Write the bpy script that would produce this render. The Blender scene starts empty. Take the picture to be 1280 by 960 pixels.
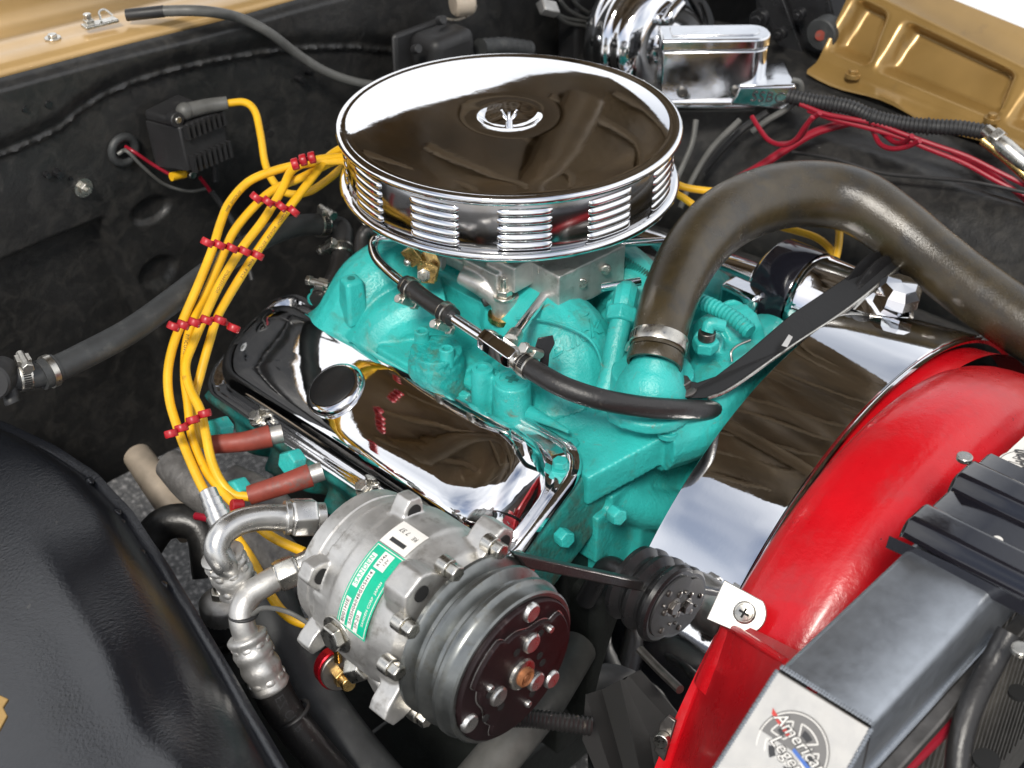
import bpy, bmesh, math, random
from mathutils import Vector as V, Matrix as M
R = math.radians
random.seed(4)
SC = bpy.context.scene
COL = SC.collection
# ------------------------------------------------------------------ camera
# X = across the car (passenger -> driver), Y = towards the firewall, Z = up, metres, ground at 0
FPX = 1707.0
PITCH, AZ = R(35.3), R(43.7)
CAM = V((-0.948, -0.910, 1.601))
FWD = V((math.cos(AZ)*math.cos(PITCH), math.sin(AZ)*math.cos(PITCH), -math.sin(PITCH)))
RGT = V((math.sin(AZ), -math.cos(AZ), 0))
UPV = RGT.cross(FWD)
cd = bpy.data.cameras.new('camera'); cam = bpy.data.objects.new('camera', cd); COL.objects.link(cam)
cd.sensor_width = 36; cd.lens = 36*FPX/1280; cd.clip_start = .01; cd.clip_end = 500
cam.matrix_world = M(((RGT.x, UPV.x, -FWD.x, CAM.x), (RGT.y, UPV.y, -FWD.y, CAM.y), (RGT.z, UPV.z, -FWD.z, CAM.z), (0, 0, 0, 1)))
SC.camera = cam
cd.dof.use_dof = True; cd.dof.focus_distance = 1.2; cd.dof.aperture_fstop = 9
# ------------------------------------------------------------------ daylight
SUN_EL, SUN_AZ = R(47), R(212)      # azimuth of the sun measured from +X towards +Y
w = bpy.data.worlds.new('World'); SC.world = w; w.use_nodes = True
nt = w.node_tree; bg = nt.nodes['Background']
sky = nt.nodes.new('ShaderNodeTexSky'); sky.sky_type = 'NISHITA'; sky.sun_disc = False
sky.sun_elevation = SUN_EL; sky.sun_rotation = R(90)-SUN_AZ; sky.dust_density = 1.5; sky.air_density = 1.0
tc = nt.nodes.new('ShaderNodeTexCoord'); nz = nt.nodes.new('ShaderNodeTexNoise'); rp = nt.nodes.new('ShaderNodeValToRGB')
nz.inputs['Scale'].default_value = 1.1; nz.inputs['Detail'].default_value = 4; nz.inputs['Roughness'].default_value = .45
rp.color_ramp.elements[0].position = .34; rp.color_ramp.elements[1].position = .54
mx = nt.nodes.new('ShaderNodeMix'); mx.data_type = 'RGBA'
mx.inputs['B'].default_value = (13, 13.2, 13.6, 1)
nt.links.new(tc.outputs['Generated'], nz.inputs['Vector']); nt.links.new(nz.outputs['Fac'], rp.inputs['Fac'])
nt.links.new(rp.outputs['Color'], mx.inputs['Factor']); nt.links.new(sky.outputs['Color'], mx.inputs['A'])
nt.links.new(mx.outputs['Result'], bg.inputs['Color']); bg.inputs['Strength'].default_value = .08
sd = bpy.data.lights.new('sun', 'SUN'); so = bpy.data.objects.new('sun', sd); COL.objects.link(so)
sd.energy = 2.8; sd.angle = R(11); sd.color = (1, .95, .87)
so.rotation_euler = V((math.cos(SUN_AZ)*math.cos(SUN_EL), math.sin(SUN_AZ)*math.cos(SUN_EL), math.sin(SUN_EL))).to_track_quat('Z', 'Y').to_euler()
so.location = (-2, -2, 4)
vs = SC.view_settings; vs.view_transform = 'Standard'; vs.look = 'None'; vs.exposure = .30; vs.gamma = 1; vs.use_curve_mapping = False
SC.cycles.max_bounces = 10; SC.cycles.glossy_bounces = 6

# ------------------------------------------------------------------ helpers
def A(px, py, x=None, y=None, z=None, d=None):
    """point seen at (px, py) of the 1280x960 photograph on a plane of the car (x, y or z) or at a depth d"""
    r = FWD + RGT*((px-640)/FPX) - UPV*((py-480)/FPX)
    if d is None:
        d = (x-CAM.x)/r.x if x is not None else (y-CAM.y)/r.y if y is not None else (z-CAM.z)/r.z
    return CAM + r*d
def frame(o, z, x=None):
    z = V(z).normalized(); x = V(x) if x is not None else (V((0, 0, 1)) if abs(z.z) < .9 else V((1, 0, 0)))
    x = (x-z*x.dot(z)).normalized(); y = z.cross(x)
    m = M((x, y, z)).transposed().to_4x4(); m.translation = V(o); return m
def spline(pts, n=8):
    pts = [V(p) for p in pts]
    if len(pts) < 3: return [pts[0].lerp(pts[-1], i/n) for i in range(n+1)]
    out = []
    for i in range(len(pts)-1):
        p0 = pts[i-1] if i else pts[0]*2-pts[1]; p1, p2 = pts[i], pts[i+1]
        p3 = pts[i+2] if i+2 < len(pts) else p2*2-p1
        for k in range(n):
            t = k/n
            out.append(.5*((2*p1)+(p2-p0)*t+(2*p0-5*p1+4*p2-p3)*t*t+(3*p1-p0-3*p2+p3)*t**3))
    out.append(pts[-1]); return out
def lerplist(r, n):
    if not isinstance(r, (list, tuple)): return [r]*n
    out = []
    for i in range(n):
        t = i/(n-1)*(len(r)-1); k = min(int(t), len(r)-2); f = t-k; out.append(r[k]*(1-f)+r[k+1]*f)
    return out
class MB:
    def __init__(s): s.v = []; s.f = []
    def add(s, vs, fs):
        b = len(s.v); s.v += [V(p) for p in vs]; s.f += [tuple(i+b for i in f) for f in fs]; return s
    def box(s, c, size, m=None):
        m = m or M.Identity(4); x, y, z = (q/2 for q in size)
        vs = [m @ (V(c)+V((i*x, j*y, k*z))) for k in (-1, 1) for j in (-1, 1) for i in (-1, 1)]
        return s.add(vs, [(0, 2, 3, 1), (4, 5, 7, 6), (0, 1, 5, 4), (2, 6, 7, 3), (0, 4, 6, 2), (1, 3, 7, 5)])
    def hexa(s, b, t):       # eight corners: bottom loop, top loop (both counter-clockwise seen from the top)
        n = len(b); fs = [tuple(reversed(range(n))), tuple(range(n, 2*n))]
        fs += [(i, (i+1) % n, n+(i+1) % n, n+i) for i in range(n)]
        return s.add(list(b)+list(t), fs)
    def prism(s, poly, h, m=None, h0=0):
        m = m or M.Identity(4)
        return s.hexa([m @ V((p[0], p[1], h0)) for p in poly], [m @ V((p[0], p[1], h)) for p in poly])
    def sheet(s, poly, nrm, th):      # outline in space, thickened downwards along nrm
        n = V(nrm).normalized()*th; return s.hexa([V(p)-n for p in poly], [V(p) for p in poly])
    def tube(s, pts, r, n=14, sub=8, caps=True, smooth=True, squash=None):
        P = spline(pts, sub) if smooth else [V(p) for p in pts]
        rs = r(P) if callable(r) else lerplist(r, len(P))
        t = (P[1]-P[0]).normalized(); u = t.orthogonal().normalized() if squash is None else (V(squash[0])-t*t.dot(V(squash[0]))).normalized()
        rings = []
        for i, p in enumerate(P):
            t2 = ((P[min(i+1, len(P)-1)]-P[max(i-1, 0)])).normalized()
            u = (u-t2*u.dot(t2)).normalized(); w_ = t2.cross(u); k = squash[1] if squash else 1
            rings.append([p+u*math.cos(a)*rs[i]*k+w_*math.sin(a)*rs[i] for a in (2*math.pi*j/n for j in range(n))])
        return s.loft(rings, True, caps)
    def loft(s, rings, closed=True, caps=False):
        n = len(rings[0]); vs = [p for r_ in rings for p in r_]; fs = []
        for i in range(len(rings)-1):
            for j in range(n if closed else n-1):
                k = (j+1) % n; fs.append((i*n+j, i*n+k, (i+1)*n+k, (i+1)*n+j))
        if caps: fs += [tuple(reversed(range(n))), tuple(range((len(rings)-1)*n, len(rings)*n))]
        return s.add(vs, fs)
    def lathe(s, prof, m=None, n=48, a0=0, a1=2*math.pi, caps=False):
        m = m or M.Identity(4); full = abs(a1-a0-2*math.pi) < 1e-6; k = n if full else n+1
        rings = [[m @ V((r*math.cos(a0+(a1-a0)*j/n), r*math.sin(a0+(a1-a0)*j/n), h)) for j in range(k)] for r, h in prof]
        return s.loft(rings, full, caps)
    def ball(s, c, r, n=14, m=None):
        c = V(c); rr = r if isinstance(r, (tuple, list)) else (r, r, r)
        rings = []
        for i in range(n//2+1):
            a = -math.pi/2+math.pi*(i+.001*(i == 0)-.001*(i == n//2))/(n//2)
            ring = [V((math.cos(a)*math.cos(b)*rr[0], math.cos(a)*math.sin(b)*rr[1], math.sin(a)*rr[2])) for b in (2*math.pi*j/n for j in range(n))]
            rings.append([c+((m @ p) if m else p) for p in ring])
        return s.loft(rings, True, True)
    def cyl(s, p0, p1, r, r1=None, n=24, ch=.0):
        p0, p1 = V(p0), V(p1); r1 = r if r1 is None else r1; h = (p1-p0).length
        pr = [(.0001, 0), (r, 0), (r1, h), (.0001, h)] if not ch else [(.0001, 0), (r-ch, 0), (r, ch), (r1, h-ch), (r1-ch, h), (.0001, h)]
        return s.lathe(pr, frame(p0, p1-p0), n, caps=True)
    def hexn(s, p0, p1, r, x=None):
        p0, p1 = V(p0), V(p1); h = (p1-p0).length
        return s.lathe([(r*.9, 0), (r, h*.1), (r, h*.9), (r*.9, h)], frame(p0, p1-p0, x), 6, caps=True)
    def torus(s, c, ax, r0, r1, n=36, k=10):
        m = frame(c, ax); return s.lathe([(r0+r1*math.cos(a), r1*math.sin(a)) for a in (2*math.pi*j/k for j in range(k+1))], m, n)
    def mesh(s, name, sharp=35):
        me = bpy.data.meshes.new(name); me.from_pydata([tuple(p) for p in s.v], [], s.f); me.validate()
        bm = bmesh.new(); bm.from_mesh(me); bmesh.ops.recalc_face_normals(bm, faces=bm.faces); bm.to_mesh(me); bm.free()
        me.shade_smooth(); me.set_sharp_from_angle(angle=R(sharp)); return me
def link(name, me, mat, parent=None, bevel=0, seg=2):
    o = bpy.data.objects.new(name, me); COL.objects.link(o)
    if mat: 
        if not me.materials: me.materials.append(mat)
    if parent:
        o.parent = parent
        if parent.type == 'EMPTY': o.location = -parent.location
    if bevel:
        b = o.modifiers.new('bevel', 'BEVEL'); b.width = bevel; b.segments = seg; b.limit_method = 'ANGLE'; b.angle_limit = R(30); b.harden_normals = False
    return o
def part(mb, name, mat, parent=None, bevel=0, sharp=35, seg=2): return link(name, mb.mesh(name, sharp), mat, parent, bevel, seg)
def cast(mb, name, mat, parent=None, vox=.003, smooth=6, fac=.5):
    """closed lumps grown together into one casting"""
    o = link(name, mb.mesh(name), mat)
    r = o.modifiers.new('r', 'REMESH'); r.mode = 'VOXEL'; r.voxel_size = vox; r.use_smooth_shade = True
    q = o.modifiers.new('s', 'SMOOTH'); q.iterations = smooth; q.factor = fac
    dg = bpy.context.evaluated_depsgraph_get(); me = bpy.data.meshes.new_from_object(o.evaluated_get(dg))
    o.modifiers.clear(); old = o.data; o.data = me; bpy.data.meshes.remove(old); me.name = name
    if not me.materials: me.materials.append(mat)
    me.shade_smooth()
    if parent:
        o.parent = parent
        if parent.type == 'EMPTY': o.location = -parent.location
    return o
def tag(o, label, cat, group=None, kind=None):
    o['label'] = label; o['category'] = cat
    if group: o['group'] = group
    if kind: o['kind'] = kind
    return o
def thing(name, label, cat, loc, group=None):
    o = bpy.data.objects.new(name, None); o.empty_display_size = .02; o.location = V(loc); COL.objects.link(o)
    return tag(o, label, cat, group)
def struct(o): o['kind'] = 'structure'; return o
def textmesh(txt, size, fn, name, mat, parent, shear=0, depth=0, bold=0, align='CENTER', spacing=1, sub=0):
    """flat or raised lettering; fn(x, y, h) places every vertex of the lettering on its surface"""
    cu = bpy.data.curves.new(name, 'FONT'); cu.body = txt; cu.size = size; cu.shear = shear; cu.align_x = align; cu.align_y = 'CENTER'
    cu.extrude = depth; cu.offset = bold; cu.resolution_u = 3; cu.space_character = spacing
    o = bpy.data.objects.new(name, cu); COL.objects.link(o)
    dg = bpy.context.evaluated_depsgraph_get(); me = bpy.data.meshes.new_from_object(o.evaluated_get(dg))
    bpy.data.objects.remove(o); bpy.data.curves.remove(cu)
    if sub:
        bm = bmesh.new(); bm.from_mesh(me); bmesh.ops.triangulate(bm, faces=bm.faces)
        bmesh.ops.subdivide_edges(bm, edges=[e for e in bm.edges if e.calc_length() > sub], cuts=2); bm.to_mesh(me); bm.free()
    for v in me.vertices: v.co = fn(v.co.x, v.co.y, v.co.z+depth)
    me.materials.clear(); me.name = name
    return link(name, me, mat, parent)

# ------------------------------------------------------------------ materials
def pm(name, col, metal=0, rough=.5, rvar=0, var=.0, vscale=18, bump=0, bscale=180, bdist=.001, coat=0, stain=None, stain2=None, spec=.5, bump2=None, croug=.05):
    m = bpy.data.materials.new(name); m.use_nodes = True; t = m.node_tree; b = t.nodes['Principled BSDF']; N = t.nodes.new; L = t.links.new
    b.inputs['Metallic'].default_value = metal; b.inputs['Roughness'].default_value = rough; b.inputs['Specular IOR Level'].default_value = spec
    b.inputs['Coat Weight'].default_value = coat; b.inputs['Coat Roughness'].default_value = croug
    tc = N('ShaderNodeTexCoord'); co = tc.outputs['Object']
    def noise(scale, det=4, ro=.55, dis=0):
        n = N('ShaderNodeTexNoise'); n.inputs['Scale'].default_value = scale; n.inputs['Detail'].default_value = det; n.inputs['Roughness'].default_value = ro; n.inputs['Distortion'].default_value = dis
        L(co, n.inputs['Vector']); return n.outputs['Fac']
    def ramp(f, a, bb):
        r = N('ShaderNodeMapRange'); r.inputs['From Min'].default_value = a; r.inputs['From Max'].default_value = bb; L(f, r.inputs['Value']); return r.outputs['Result']
    def mix(f, a, c):
        x = N('ShaderNodeMix'); x.data_type = 'RGBA'; L(f, x.inputs['Factor'])
        for s_, val in (('A', a), ('B', c)):
            if isinstance(val, tuple): x.inputs[s_].default_value = (*val, 1)
            else: L(val, x.inputs[s_])
        return x.outputs['Result']
    c = None
    if var:
        c = mix(ramp(noise(vscale, 6), .3, .7), tuple(q*(1-var) for q in col), tuple(min(1, q*(1+var)) for q in col))
    for st in (stain, stain2):
        if st: c = mix(ramp(noise(st[1], 8, .65, st[4] if len(st) > 4 else 0), st[2], st[3]), c if c is not None else col, st[0])
    if c is None: b.inputs['Base Color'].default_value = (*col, 1)
    else: L(c, b.inputs['Base Color'])
    if rvar:
        r = N('ShaderNodeMapRange'); r.inputs['From Min'].default_value = .3; r.inputs['From Max'].default_value = .7
        r.inputs['To Min'].default_value = max(.01, rough-rvar); r.inputs['To Max'].default_value = rough+rvar
        L(noise(vscale*1.7, 6, .6), r.inputs['Value']); L(r.outputs['Result'], b.inputs['Roughness'])
    prev = None
    for bp in ((bump, bscale, bdist), bump2):
        if bp and bp[0]:
            bn = N('ShaderNodeBump'); bn.inputs['Strength'].default_value = bp[0]; bn.inputs['Distance'].default_value = bp[2]
            L(noise(bp[1], 5, .6), bn.inputs['Height'])
            if prev: L(prev, bn.inputs['Normal'])
            prev = bn.outputs['Normal']
    if prev: L(prev, b.inputs['Normal'])
    return m
K = {}
K['chrome'] = pm('chrome', (.86, .86, .87), 1, .035, .02, bump=.05, bscale=26, bdist=.0015, vscale=30, stain=((.55, .55, .56), 60, .68, .80))
K['chrome2'] = pm('chrome_trim', (.84, .84, .85), 1, .07, .04, bump=.12, bscale=70, bdist=.001)
K['band'] = pm('chrome_dark_reflection', (.36, .36, .37), 1, .13, .03, bump=.05, bscale=40, bdist=.001)  # chrome darkened in its colour for the dark bay it mirrors
K['polish'] = pm('polished_aluminium', (.80, .81, .83), 1, .12, .06, bump=.12, bscale=55, bdist=.001, var=.08)
K['brushed'] = pm('brushed_aluminium', (.36, .385, .42), .9, .38, .05, var=.09, vscale=90, bump=.10, bscale=300, bdist=.0004, stain=((.55, .57, .6), 110, .68, .76))
K['endplate'] = pm('sanded_aluminium_plate', (.62, .60, .56), .7, .42, .05, var=.06, vscale=40, bump=.15, bscale=300, bdist=.0005)
K['cast'] = pm('cast_aluminium', (.56, .55, .53), .85, .46, .1, var=.18, vscale=40, bump=.35, bscale=500, bdist=.0006, stain=((.30, .28, .25), 70, .55, .75))
K['machined'] = pm('machined_aluminium', (.62, .61, .59), .95, .30, .08, var=.12, vscale=60, bump=.12, bscale=300, bdist=.0004)
K['steel'] = pm('zinc_steel', (.60, .58, .53), 1, .30, .1, var=.2, vscale=120, bump=.1, bscale=400, bdist=.0004)
K['clamp'] = pm('stainless_band', (.55, .53, .48), 1, .32, .08, var=.15, vscale=150)
K['darksteel'] = pm('dark_steel', (.16, .15, .14), .9, .38, .1, var=.3, vscale=60, bump=.2, bscale=300, bdist=.0005)
K['brass'] = pm('brass', (.62, .42, .16), 1, .28, .1, var=.25, vscale=120, bump=.15, bscale=300, bdist=.0005, stain=((.25, .16, .07), 130, .55, .7))
K['teal'] = pm('turquoise_engine_enamel', (.030, .40, .375), 0, .33, .10, var=.22, vscale=16, bump=.6, bscale=380, bdist=.0011, bump2=(.55, 70, .0022), spec=.5,
               stain=((.05, .26, .22), 30, .56, .72, .6), stain2=((.15, .15, .10), 48, .61, .74, 1.4))
K['tealrough'] = pm('cracked_turquoise_enamel', (.012, .33, .31), 0, .42, .1, var=.2, vscale=40, bump=1, bscale=130, bdist=.003, bump2=(.6, 500, .001), stain=((.07, .2, .15), 70, .5, .68, 1), stain2=((.22, .21, .14), 90, .64, .74))
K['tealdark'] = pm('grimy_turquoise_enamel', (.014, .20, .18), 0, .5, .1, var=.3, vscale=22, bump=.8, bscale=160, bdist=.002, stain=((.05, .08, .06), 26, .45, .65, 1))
K['blk'] = pm('black_chassis_paint', (.0165, .0165, .0165), 0, .38, .09, var=.3, vscale=9, bump=.35, bscale=260, bdist=.0008, bump2=(.5, 14, .004), stain=((.040, .038, .035), 45, .45, .75, .8), stain2=((.09, .083, .075), 190, .68, .76))
K['shadeblk'] = pm('shade_black', (.010, .012, .011), 0, .5, .1, var=.4, vscale=20, bump=.6, bscale=90, bdist=.002)  # near-black put on low parts to stand for deep shade
K['blkgloss'] = pm('black_textured_gloss_paint', (.007, .008, .011), 0, .19, .05, bump=.45, bscale=300, bdist=.0009, spec=.8, stain=((.04, .038, .036), 60, .66, .74))
K['blksatin'] = pm('black_satin_metal', (.012, .012, .013), 0, .3, .08, bump=.2, bscale=220, bdist=.0006, stain=((.10, .09, .08), 120, .68, .72))
K['blkflat'] = pm('flat_black_paint', (.009, .009, .0095), 0, .42, .08, bump=.25, bscale=180, bdist=.0008, spec=.35, stain=((.16, .14, .12), 90, .70, .72))
K['blkshine'] = pm('black_gloss_enamel', (.008, .008, .012), 0, .12, .05, coat=.6, bump=.15, bscale=60, bdist=.001)
K['plastic'] = pm('black_plastic', (.018, .018, .019), 0, .5, .1, var=.2, bump=.2, bscale=400, bdist=.0005, stain=((.06, .06, .058), 50, .6, .8))
K['rubber'] = pm('grey_black_rubber', (.032, .034, .035), 0, .55, .1, var=.25, vscale=40, bump=.2, bscale=300, bdist=.0005, stain=((.075, .075, .07), 40, .58, .75))
K['fuelrub'] = pm('black_rubber_hose', (.018, .017, .017), 0, .38, .1, bump=.5, bscale=260, bdist=.0009, stain=((.13, .11, .09), 110, .63, .72))
K['wornhose'] = pm('worn_olive_rubber', (.040, .030, .015), 0, .24, .08, var=.35, vscale=22, bump=.4, bscale=640, bdist=.0008, bump2=(.2, 60, .0015), stain=((.022, .021, .019), 26, .5, .72), stain2=((.10, .085, .055), 240, .66, .74), spec=.6)
K['gold'] = pm('gold_metallic_paint', (.30, .185, .058), .45, .34, .06, var=.14, vscale=10, bump=.12, bscale=500, bdist=.0004, stain=((.16, .105, .045), 18, .6, .8), coat=.3, croug=.2)
K['cowlgold'] = pm('sunlit_gold_paint', (.50, .325, .135), .25, .32, .05, var=.12, vscale=10, bump=.08, bscale=300, bdist=.0005, coat=.3, croug=.15)  # the gold paint lightened in its colour as if sunlit
K['red'] = pm('red_enamel', (.54, .004, .010), 0, .30, .07, var=.12, vscale=14, bump=.55, bscale=46, bdist=.0016, bump2=(.35, 190, .0006), coat=.2, croug=.14, stain=((.05, .006, .006), 60, .70, .715), stain2=((.42, .02, .025), 24, .55, .75))
K['reddark'] = K['red']
K['redplas'] = pm('red_plastic', (.36, .008, .014), 0, .38, .08, var=.15, vscale=90)
K['boot'] = pm('brick_red_silicone', (.24, .045, .03), 0, .55, .1, var=.2, vscale=60, bump=.2, bscale=200, stain=((.11, .09, .08), 50, .55, .7))
K['yellow'] = pm('yellow_silicone', (.72, .40, .012), 0, .42, .08, var=.12, vscale=50, bump=.1, bscale=300, bdist=.0004, stain=((.32, .17, .02), 60, .62, .78))
K['redwire'] = pm('red_wire_insulation', (.27, .008, .022), 0, .35, .05)
K['greywire'] = pm('grey_loom', (.09, .09, .085), 0, .5, .1, var=.2, vscale=60)
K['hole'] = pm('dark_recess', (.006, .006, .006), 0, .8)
K['white'] = pm('white_gloss', (.80, .81, .82), 0, .3, coat=.3)  # plain even white for the fender top
K['decal'] = pm('white_sticker', (.72, .70, .66), 0, .35, .05, var=.05, vscale=60, stain=((.5, .48, .44), 60, .62, .8))
K['ink'] = pm('black_ink', (.035, .035, .037), 0, .45)
K['grink'] = pm('grey_ink', (.16, .155, .15), 0, .45)
K['redink'] = pm('red_ink', (.50, .05, .04), 0, .45)
K['blueink'] = pm('blue_ink', (.06, .14, .42), 0, .45)
K['green'] = pm('green_label', (.0, .40, .235), 0, .3, .06, var=.1, vscale=60)
K['clutch'] = pm('dark_maroon_clutch_plate', (.015, .007, .008), .3, .46, .08, var=.3, vscale=30, bump=.1, bscale=200, bdist=.0005, stain=((.07, .05, .05), 60, .6, .75))
K['pulley'] = pm('worn_pulley_steel', (.22, .23, .225), .9, .34, .08, var=.2, vscale=50, bump=.12, bscale=200, bdist=.0005, stain=((.16, .15, .12), 50, .55, .7))
K['rust'] = pm('rusty_steel', (.26, .10, .04), .4, .6, .1, var=.4, vscale=150, bump=.4, bscale=300)
K['cream'] = pm('tan_exhaust_tube', (.50, .42, .33), .2, .5, .1, var=.2, vscale=40)
K['header'] = pm('crackled_grey_coating', (.14, .135, .13), .3, .55, .1, var=.35, vscale=90, bump=.7, bscale=130, bdist=.002)
K['hood'] = pm('dark_bronze_hood_liner', (.115, .078, .040), .3, .36, .1, var=.45, vscale=4, bump=.3, bscale=8, bdist=.02)
K['bead'] = pm('lit_bronze_bead', (.17, .122, .07), .3, .35)  # hood bronze made lighter on the beads, as if lit
def asphalt():
    m = pm('asphalt', (.045, .044, .043), 0, .8, var=.35, vscale=60, bump=1, bscale=90, bdist=.012, stain=((.24, .23, .22), 110, .52, .60), stain2=((.015, .015, .015), 90, .55, .62)); return m
K['asphalt'] = asphalt()
K['redanod'] = pm('red_anodised', (.45, .01, .02), .8, .25)
K['core'] = pm('radiator_fins', (.20, .19, .175), .7, .5, var=.2, vscale=80)
# ================================================================== the setting: ground and body shell
def smooth(a, b, t):
    t = max(0, min(1, (t-a)/(b-a))); return t*t*(3-2*t)
def grid(fn, us, vs):
    mb = MB(); mb.loft([[fn(u, v) for v in vs] for u in us], False); return mb
def lin(a, b, n): return [a+(b-a)*i/n for i in range(n+1)]
g = part(MB().add([(-9, -9, 0), (9, -9, 0), (9, 9, 0), (-9, 9, 0)], [(0, 1, 2, 3)]), 'ground', K['asphalt']); struct(g)

def segd(p, a, b):
    ab = (b[0]-a[0], b[1]-a[1]); t = ((p[0]-a[0])*ab[0]+(p[1]-a[1])*ab[1])/(ab[0]**2+ab[1]**2+1e-12); t = max(0, min(1, t))
    return math.hypot(p[0]-a[0]-ab[0]*t, p[1]-a[1]-ab[1]*t)
YF = .42
def fw(px, py): q = A(px, py, y=YF); return (q.x, q.z)
# --- firewall: stamped black sheet with a sealed seam, a sunk panel and pressed ovals
fwall = thing('firewall', 'black painted firewall behind the engine, with a raised seam running across it', 'firewall', (0, YF, .3))
seam = [fw(*p) for p in [(-120, 236), (-60, 215), (0, 192), (45, 174), (75, 160), (95, 142), (125, 122), (165, 103), (210, 88), (260, 76), (320, 66), (380, 60), (440, 58), (520, 66), (620, 80), (760, 110)]]
def nearseam(x, z):
    dd = 9; up = 0
    for a, b in zip(seam[:-1], seam[1:]):
        q = segd((x, z), a, b)
        if q < dd:
            dd = q; t = (x-a[0])/(b[0]-a[0]+1e-9); up = z-(a[1]+(b[1]-a[1])*max(0, min(1, t)))
    return dd, up
ovals = [(fw(188, 262), .028, .017), (fw(198, 340), .027, .020)]
def topz(x): return 1.018-.047*x
pc = fw(132, 262); pc2 = fw(176, 340)
def fwy(x, z):
    y = YF; dd, up = nearseam(x, z)
    y -= .005*math.exp(-(dd/.0035)**2)*(1+.5*math.sin(x*310)*math.sin(x*127+1)) ; y -= .012*smooth(-.004, .028, up)
    for (c, a, b) in ovals:
        q = math.hypot((x-c[0])/a, (z-c[1])/b); y += .007*(1-smooth(.82, 1.05, q))
    # sunk panel, lower left
    edge = min(pc[1]-.006-z+(x-pc[0])*.03, (pc2[0]-.012)-x+(z-pc2[1])*-.25)
    y += .022*smooth(0, .012, edge)
    y += .003*math.sin(x*17+z*9)*math.sin(z*23-x*5)
    tz = topz(x)
    if z > tz-.012: y += .010*smooth(tz-.012, tz, z)
    return y
xs = lin(-.62, .30, 260)+lin(.31, 1.5, 50)
vals = lin(.45, .72, 40)+lin(.723, 1, 108)
def fwp(x, t):
    z = .45+(topz(x)-.45)*(t-.45)/.55; return V((x, fwy(x, z), z))
part(grid(fwp, xs, vals), 'panel', K['blk'], fwall, sharp=60)
def onfw(px, py, off=0): c = fw(px, py); return V((c[0], fwy(*c)-off, c[1]))
for (px, py, r, h) in [(103, 234, .0115, .003)]:
    c = onfw(px, py); part(MB().cyl(c+V((0, .002, 0)), c-V((0, h, 0)), r).hexn(c-V((0, h, 0)), c-V((0, h+.006, 0)), r*.62), 'bolt', K['steel'], fwall)
    part(MB().cyl(c-V((0, .009, 0)), c-V((0, .015, 0)), .003), 'stud', K['steel'], fwall)
for (px, py, r, h) in [(57, 218, .004, .006), (70, 216, .0055, .010), (88, 223, .003, .003), (372, 97, .005, .012), (384, 90, .004, .010), (24, 133, .004, .002), (54, 127, .005, .002)]:
    c = onfw(px, py); part(MB().cyl(c+V((0, .002, 0)), c-V((0, h, 0)), r, r*.8, 14), 'stud', K['blksatin'], fwall)
for (px, py, r) in [(334, 160, .004), (339, 168, .005), (409, 181, .006), (366, 100, .003)]:
    c = onfw(px, py); part(MB().cyl(c+V((0, .002, 0)), c-V((0, .0008, 0)), r, None, 14), 'hole', K['hole'], fwall)
# --- cowl: tan gold strip above the firewall
cowl = thing('cowl', 'tan gold cowl panel along the top of the firewall', 'cowl panel', (0, .5, 1.0))
cprof = [(.424, -.012), (.4205, -.003), (.424, .003), (.432, .006), (.452, .0075), (.462, .0055), (.472, .0075), (.492, .008), (.50, .004), (.508, -.004), (.56, -.010), (.60, -.008), (.612, .010)]
def cf(i, x):
    y, dz = cprof[i]; z = topz(x)+.004+dz
    return V((x, y+.0, z))
part(grid(lambda x, i: cf(int(i), x), lin(-.75, .9, 60), range(len(cprof))), 'panel', K['cowlgold'], cowl, sharp=60)
part(MB().tube([(x, .622, topz(x)+.02) for x in lin(-.75, .9, 8)], .013, 10), 'seal', K['rubber'], cowl)
c = A(66, 48, y=.458); c.z = topz(c.x)+.011
part(MB().cyl(c, c+V((0, 0, .0025)), .009).cyl(c+V((0, 0, .0025)), c+V((0, 0, .006)), .005), 'screw', K['steel'], cowl, .0006)
# washer jet and its hose
nz_ = thing('washer_nozzle', 'small metal washer jet on the gold cowl with a grey hose', 'washer nozzle', A(125, 28, z=1.046))
b0 = A(125, 29, z=1.046)
mm = frame(b0, (0, 0, 1), (A(160, 18, z=1.046)-A(100, 33, z=1.046)))
part(MB().box((0, 0, .0), (.040, .014, .004), mm).box((-.012, .002, .004), (.010, .010, .006), mm), 'base_plate', K['steel'], nz_, .001)
part(MB().cyl(mm @ V((-.012, .003, .005)), mm @ V((-.012, .003, .013)), .0045), 'jet', K['steel'], nz_, .0006)
part(MB().tube([mm @ V((.002, .0, .003)), mm @ V((.003, .004, .011)), mm @ V((.010, .004, .012)), mm @ V((.016, 0, .005))], .0014, 8), 'wire', K['steel'], nz_)
hp = [A(158, 19, z=1.048), A(205, 14, z=1.052), A(255, 14, z=1.05), A(298, 22, y=.40), A(335, 40, y=.39), A(372, 68, y=.39), A(410, 91, y=.38), A(455, 105, y=.37), A(520, 112, y=.36)]
part(MB().tube(hp, .0062, 12), 'hose', K['greywire'], nz_)
part(MB().tube(hp[:2], .0068, 12), 'sleeve', K['plastic'], nz_)

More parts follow.
